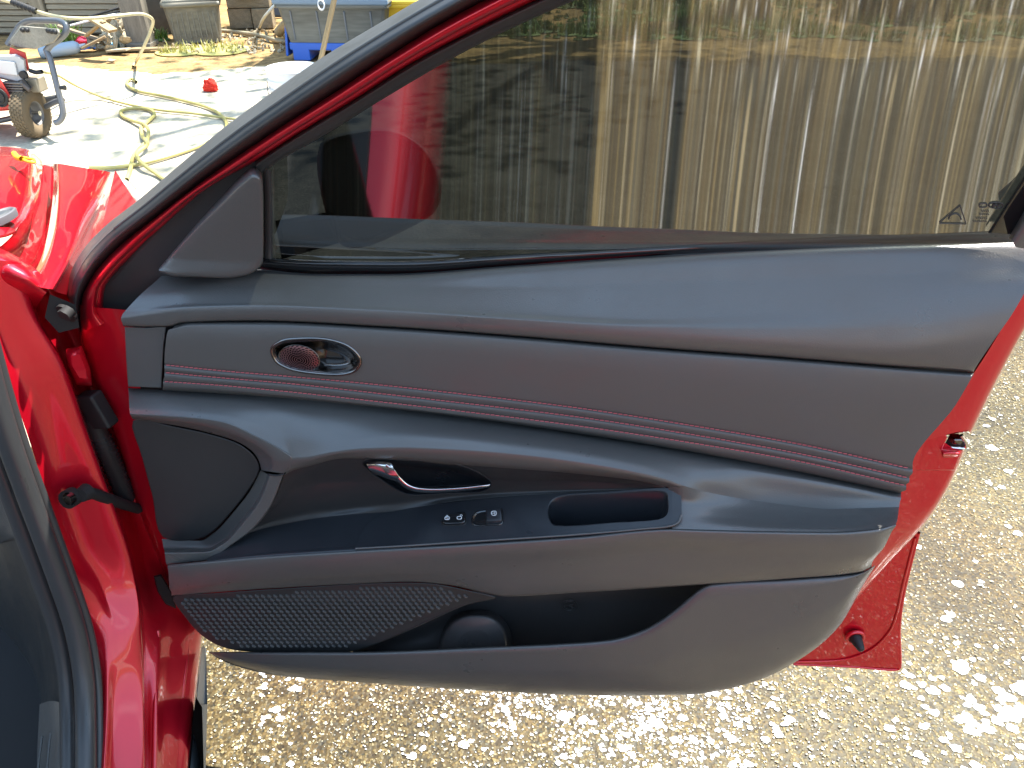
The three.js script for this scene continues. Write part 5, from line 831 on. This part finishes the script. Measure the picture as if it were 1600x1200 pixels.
  const can = thing('gas_cylinder', 'blue grey cylinder lying on its side right of the washer frame', 'cylinder', HZ(97, 88, 0)); can.rotation.y = 0.3;
  part('cylinder_body', xf(new THREE.LatheGeometry([[0, -0.16], [0.04, -0.16], [0.052, -0.14], [0.052, 0.12], [0.035, 0.15], [0.015, 0.16], [0, 0.16]].map((a) => new THREE.Vector2(...a)), 24), { p: [0, 0.052, 0], r: [0, 0, -Math.PI / 2 + 0.1] }), std({ color: C(0.28, 0.36, 0.44), roughness: 0.4 }), can); part('cylinder_neck', cyl(0.02, 0.02, 0.05, 14, { p: [0.18, 0.07, 0], r: [0, 0, -Math.PI / 2 + 0.1] }), grey0(), can);
  function grey0() { return std({ color: C(0.4, 0.44, 0.48), roughness: 0.4 }); }
  // black rods leaning across the wall
  const rods = [[132, 30, 205, 6], [138, 31, 206, 12], [150, 30, 200, 17]]; rods.forEach(([a, b, c, d], i) => solo('rod', tube([ZP(a - 40, b + 10, -7.3), ZP((a + c) / 2, (b + d) / 2 - 0.5, -7.4), ZP(c, d, -7.5)], 0.009, 16, 8), i === 2 ? M.white : M.black, ['uppermost black rod leaning in front of the slatted wall', 'middle black rod leaning in front of the slatted wall', 'lowest, pale rod leaning in front of the slatted wall'][i], 'rod', 'rods leaning by the slatted wall'));
  // branches and pipe pieces on the right
  const br = wood(0.6, 0.54, 0.42); [['long pale branch lying from the grey crate towards the tote', [[335, 47], [365, 50], [400, 54], [440, 64], [462, 63]], 0.018], ['short pale branch crossing the pale logs', [[428, 50], [445, 42], [466, 52]], 0.014]].forEach(([l, pts, r]) => solo('branch', tube(pts.map(([a, b]) => HZ(a, b, 0.025)), r, 40, 9), br, l, 'branch', 'branches on the soil'));
  solo('bent_pipe', tube([HZ(405, 43, 0.02), ZP(417, 22, -7.4), ZP(430, 8, -7.4), ZP(445, 3, -7.4), ZP(456, 8, -7.4), HZ(462, 30, 0.1)], 0.013, 50, 9), std({ color: C(0.6, 0.58, 0.5), roughness: 0.6 }), 'pale bent pipe arching in front of the slate panel', 'pipe');
  [['larger pale log leaning towards the tote', 436, 50, 466, 18, 0.045], ['smaller pale log below the larger leaning log', 448, 55, 469, 36, 0.03]].forEach(([l, a, b, c, d, r]) => solo('log', tube([HZ(a, b, 0.05), HZ(a, b, 0.05).lerp(ZP(c, d, -6.9), 0.5), ZP(c, d, -6.9)], r, 10, 14), br, l, 'log', 'logs by the tote'));
}
// ---- weeds and grass
function tuftGeo(n, h, sp) { const list = []; for (let i = 0; i < n; i++) { const a = rnd() * 6.3, l = h * rr(0.5, 1), bend = rr(0.1, 0.6), w = 0.006 + 0.004 * rnd(), x = sp * (rnd() - 0.5), z = sp * (rnd() - 0.5), pos = []; for (let k = 0; k <= 4; k++) { const t = k / 4, o = bend * l * t * t, ww = w * (1 - t * 0.95); pos.push([x + Math.cos(a) * o - Math.sin(a) * ww, l * t * (1 - 0.2 * t), z + Math.sin(a) * o + Math.cos(a) * ww], [x + Math.cos(a) * o + Math.sin(a) * ww, l * t * (1 - 0.2 * t), z + Math.sin(a) * o - Math.cos(a) * ww]); } const g = new THREE.BufferGeometry(); g.setAttribute('position', new THREE.Float32BufferAttribute(pos.flat(), 3)); g.setAttribute('uv', new THREE.Float32BufferAttribute(new Float32Array(20), 2)); const idx = []; for (let k = 0; k < 4; k++) idx.push(2 * k, 2 * k + 1, 2 * k + 2, 2 * k + 1, 2 * k + 3, 2 * k + 2); g.setIndex(idx); g.computeVertexNormals(); list.push(g); } list.push(xf(new THREE.SphereGeometry(sp * 0.72, 20, 6, 0, Math.PI * 2, 0, Math.PI / 2), { s: [1, 0.02 / sp, 1] })); return merge(list); }
const leafM = phy({ color: C(0.12, 0.22, 0.03), roughness: 0.6, transmission: 0.3, thickness: 0 }), dryM = phy({ color: C(0.42, 0.38, 0.1), roughness: 0.7, transmission: 0.2, thickness: 0 });
[['yellow green grass tuft at the soil edge below the crate', 283, 80, 0.1, 0.3, 90, dryM], ['yellow green grass tuft at the soil edge right of the first tuft', 345, 78, 0.1, 0.34, 100, dryM], ['small weed beside the black bin foot', 254, 62, 0.14, 0.1, 50, leafM], ['leafy weed behind the washer frame', 108, 72, 0.3, 0.22, 140, leafM]].forEach(([l, px, py, h, s, n, m]) => { const p = HZ(px, py, 0); const o = solo('grass_tuft', tuftGeo(n, h, s), m, l, 'weed', 'weeds at the soil edge'); o.position.copy(p); });
{ const p = HZ(392, 45, 0); const o = solo('grass_tuft', tuftGeo(140, 0.3, 0.3), leafM, 'bright green weeds growing over the concrete blocks', 'weed', 'weeds at the soil edge'); o.position.set(p.x, 0.29, p.z - 0.15); }
{ // grass verge seen through the tinted window
  const g = tuftGeo(24, 0.12, 0.12), n = 1600, im = new THREE.InstancedMesh(g, leafM, n), m = new THREE.Matrix4(), q = new THREE.Quaternion();
  for (let i = 0; i < n; i++) { const x = rr(-0.2, 8), z = -7.6 - 4.5 * rnd(); q.setFromEuler(new THREE.Euler(0, rnd() * 6.3, 0)); const s = rr(0.6, 1.4) * (fbm(x * 0.9, z * 0.9, 4) > -0.05 ? 1 : 0.35); m.compose(new V3(x, 0, z), q, new V3(s, s, s)); im.setMatrixAt(i, m); im.setColorAt(i, C(rr(0.6, 1.5), rr(0.7, 1.2), rr(0.5, 1))); }
  im.name = 'grass_verge'; im.userData = { kind: 'stuff', label: 'green grass verge seen through the tinted door window', category: 'grass' }; scene.add(im);
}
{ // belt of trees all round the far end of the yard
  const g = merge(Array.from({ length: 7 }, () => xf(new THREE.PlaneGeometry(0.5, 0.32), { p: [rr(-0.5, 0.5), rr(-0.4, 0.4), rr(-0.5, 0.5)], r: [rnd() * 3, rnd() * 6, rnd() * 3] })));
  const n = 5200, im = new THREE.InstancedMesh(g, phy({ color: C(0.055, 0.095, 0.022), roughness: 0.6, transmission: 0.25, thickness: 0 }), n), m = new THREE.Matrix4(), q = new THREE.Quaternion();
  for (let i = 0; i < n; i++) { const a = rr(-1.75, 1.5), h = 7.5 + 2.5 * fbm(a * 4, 3), y = h * Math.pow(rnd(), 0.8), d = rr(15, 19) - (y > 3 ? 0.8 : 0); q.setFromEuler(new THREE.Euler(rnd() * 6, rnd() * 6, rnd() * 6)); const sc = rr(0.8, 1.5); m.compose(new V3(Math.sin(a) * d, y, -Math.cos(a) * d), q, new V3(sc, sc, sc)); im.setMatrixAt(i, m); const k = rr(0.6, 1.3); im.setColorAt(i, C(k, k, k * 0.8)); }
  im.name = 'tree_belt'; im.userData = { kind: 'stuff', label: 'belt of dark green trees beyond the yard', category: 'trees' }; im.castShadow = true; scene.add(im);
}
{ // tree whose crown, above the picture, dapples the concrete
  const p = HZ(1160, 26, 0), t = thing('tree', 'tree trunk on the grass verge, seen at the top of the door window', 'tree', new V3(p.x, 0, p.z));
  const bark = std({ color: C(0.11, 0.085, 0.06), roughness: 0.95, map: concT });
  part('trunk', rings([0, 0.15, 0.6, 2, 4, 5.6].map((y, i) => Array.from({ length: 16 }, (_, k) => { const a = k / 16 * 2 * Math.PI, r = [0.3, 0.22, 0.18, 0.16, 0.13, 0.1][i] * (1 + 0.12 * Math.sin(a * 3 + y)); return new V3(Math.cos(a) * r + 0.05 * y, y, Math.sin(a) * r); }))), bark, t);
  const limbs = [], tips = []; for (let i = 0; i < 9; i++) { const a = i / 9 * 6.28 + rnd(), r = rr(1.0, 2.6), y = rr(6.6, 9.6); const e = new V3(Math.cos(a) * r, y, Math.sin(a) * r); limbs.push(tube([new V3(0.2, rr(4.2, 5.4), 0), new V3(e.x * 0.45, y - 1.2, e.z * 0.45), e], 0.05, 14, 7)); tips.push(e); }
  part('limb', merge(limbs), bark, t);
  const list = []; const leaf = new THREE.PlaneGeometry(0.13, 0.08); for (let i = 0; i < 1200; i++) { const c = tips[i % tips.length], d = new V3(rr(-1, 1), rr(-0.7, 0.7), rr(-1, 1)); if (d.length() > 1) { i--; continue; } list.push(xf(leaf.clone(), { p: c.clone().addScaledVector(d, 1.0), r: [rnd() * 3, rnd() * 6, rnd() * 3] })); }
  const cr = part('crown', merge(list), leafM, t); cr.userData.kind = 'stuff';
}
{ // dark bush beyond the right half of the window
  const p = HZ(1390, 26, 0), list = [], leaf = new THREE.PlaneGeometry(0.06, 0.04); for (let i = 0; i < 2600; i++) { const d = new V3(rr(-1, 1), rr(-0.1, 1), rr(-1, 1)); if (d.length() > 1) { i--; continue; } list.push(xf(leaf.clone(), { p: [p.x + d.x * 0.6, d.y * 0.7, p.z + d.z * 0.5], r: [rnd() * 3, rnd() * 6, rnd() * 3] })); }
  const t = thing('bush', 'dark low bush on the verge, right of the tree trunk', 'bush'); const cr = part('foliage', merge(list), phy({ color: C(0.03, 0.06, 0.015), roughness: 0.7, transmission: 0.2, thickness: 0 }), t); cr.userData.kind = 'stuff'; part('stem', cyl(0.03, 0.05, 0.4, 8, { p: [p.x, 0.2, p.z] }), std({ color: C(0.1, 0.08, 0.05), roughness: 0.9 }), t);
}
renderer.render(scene, camera);
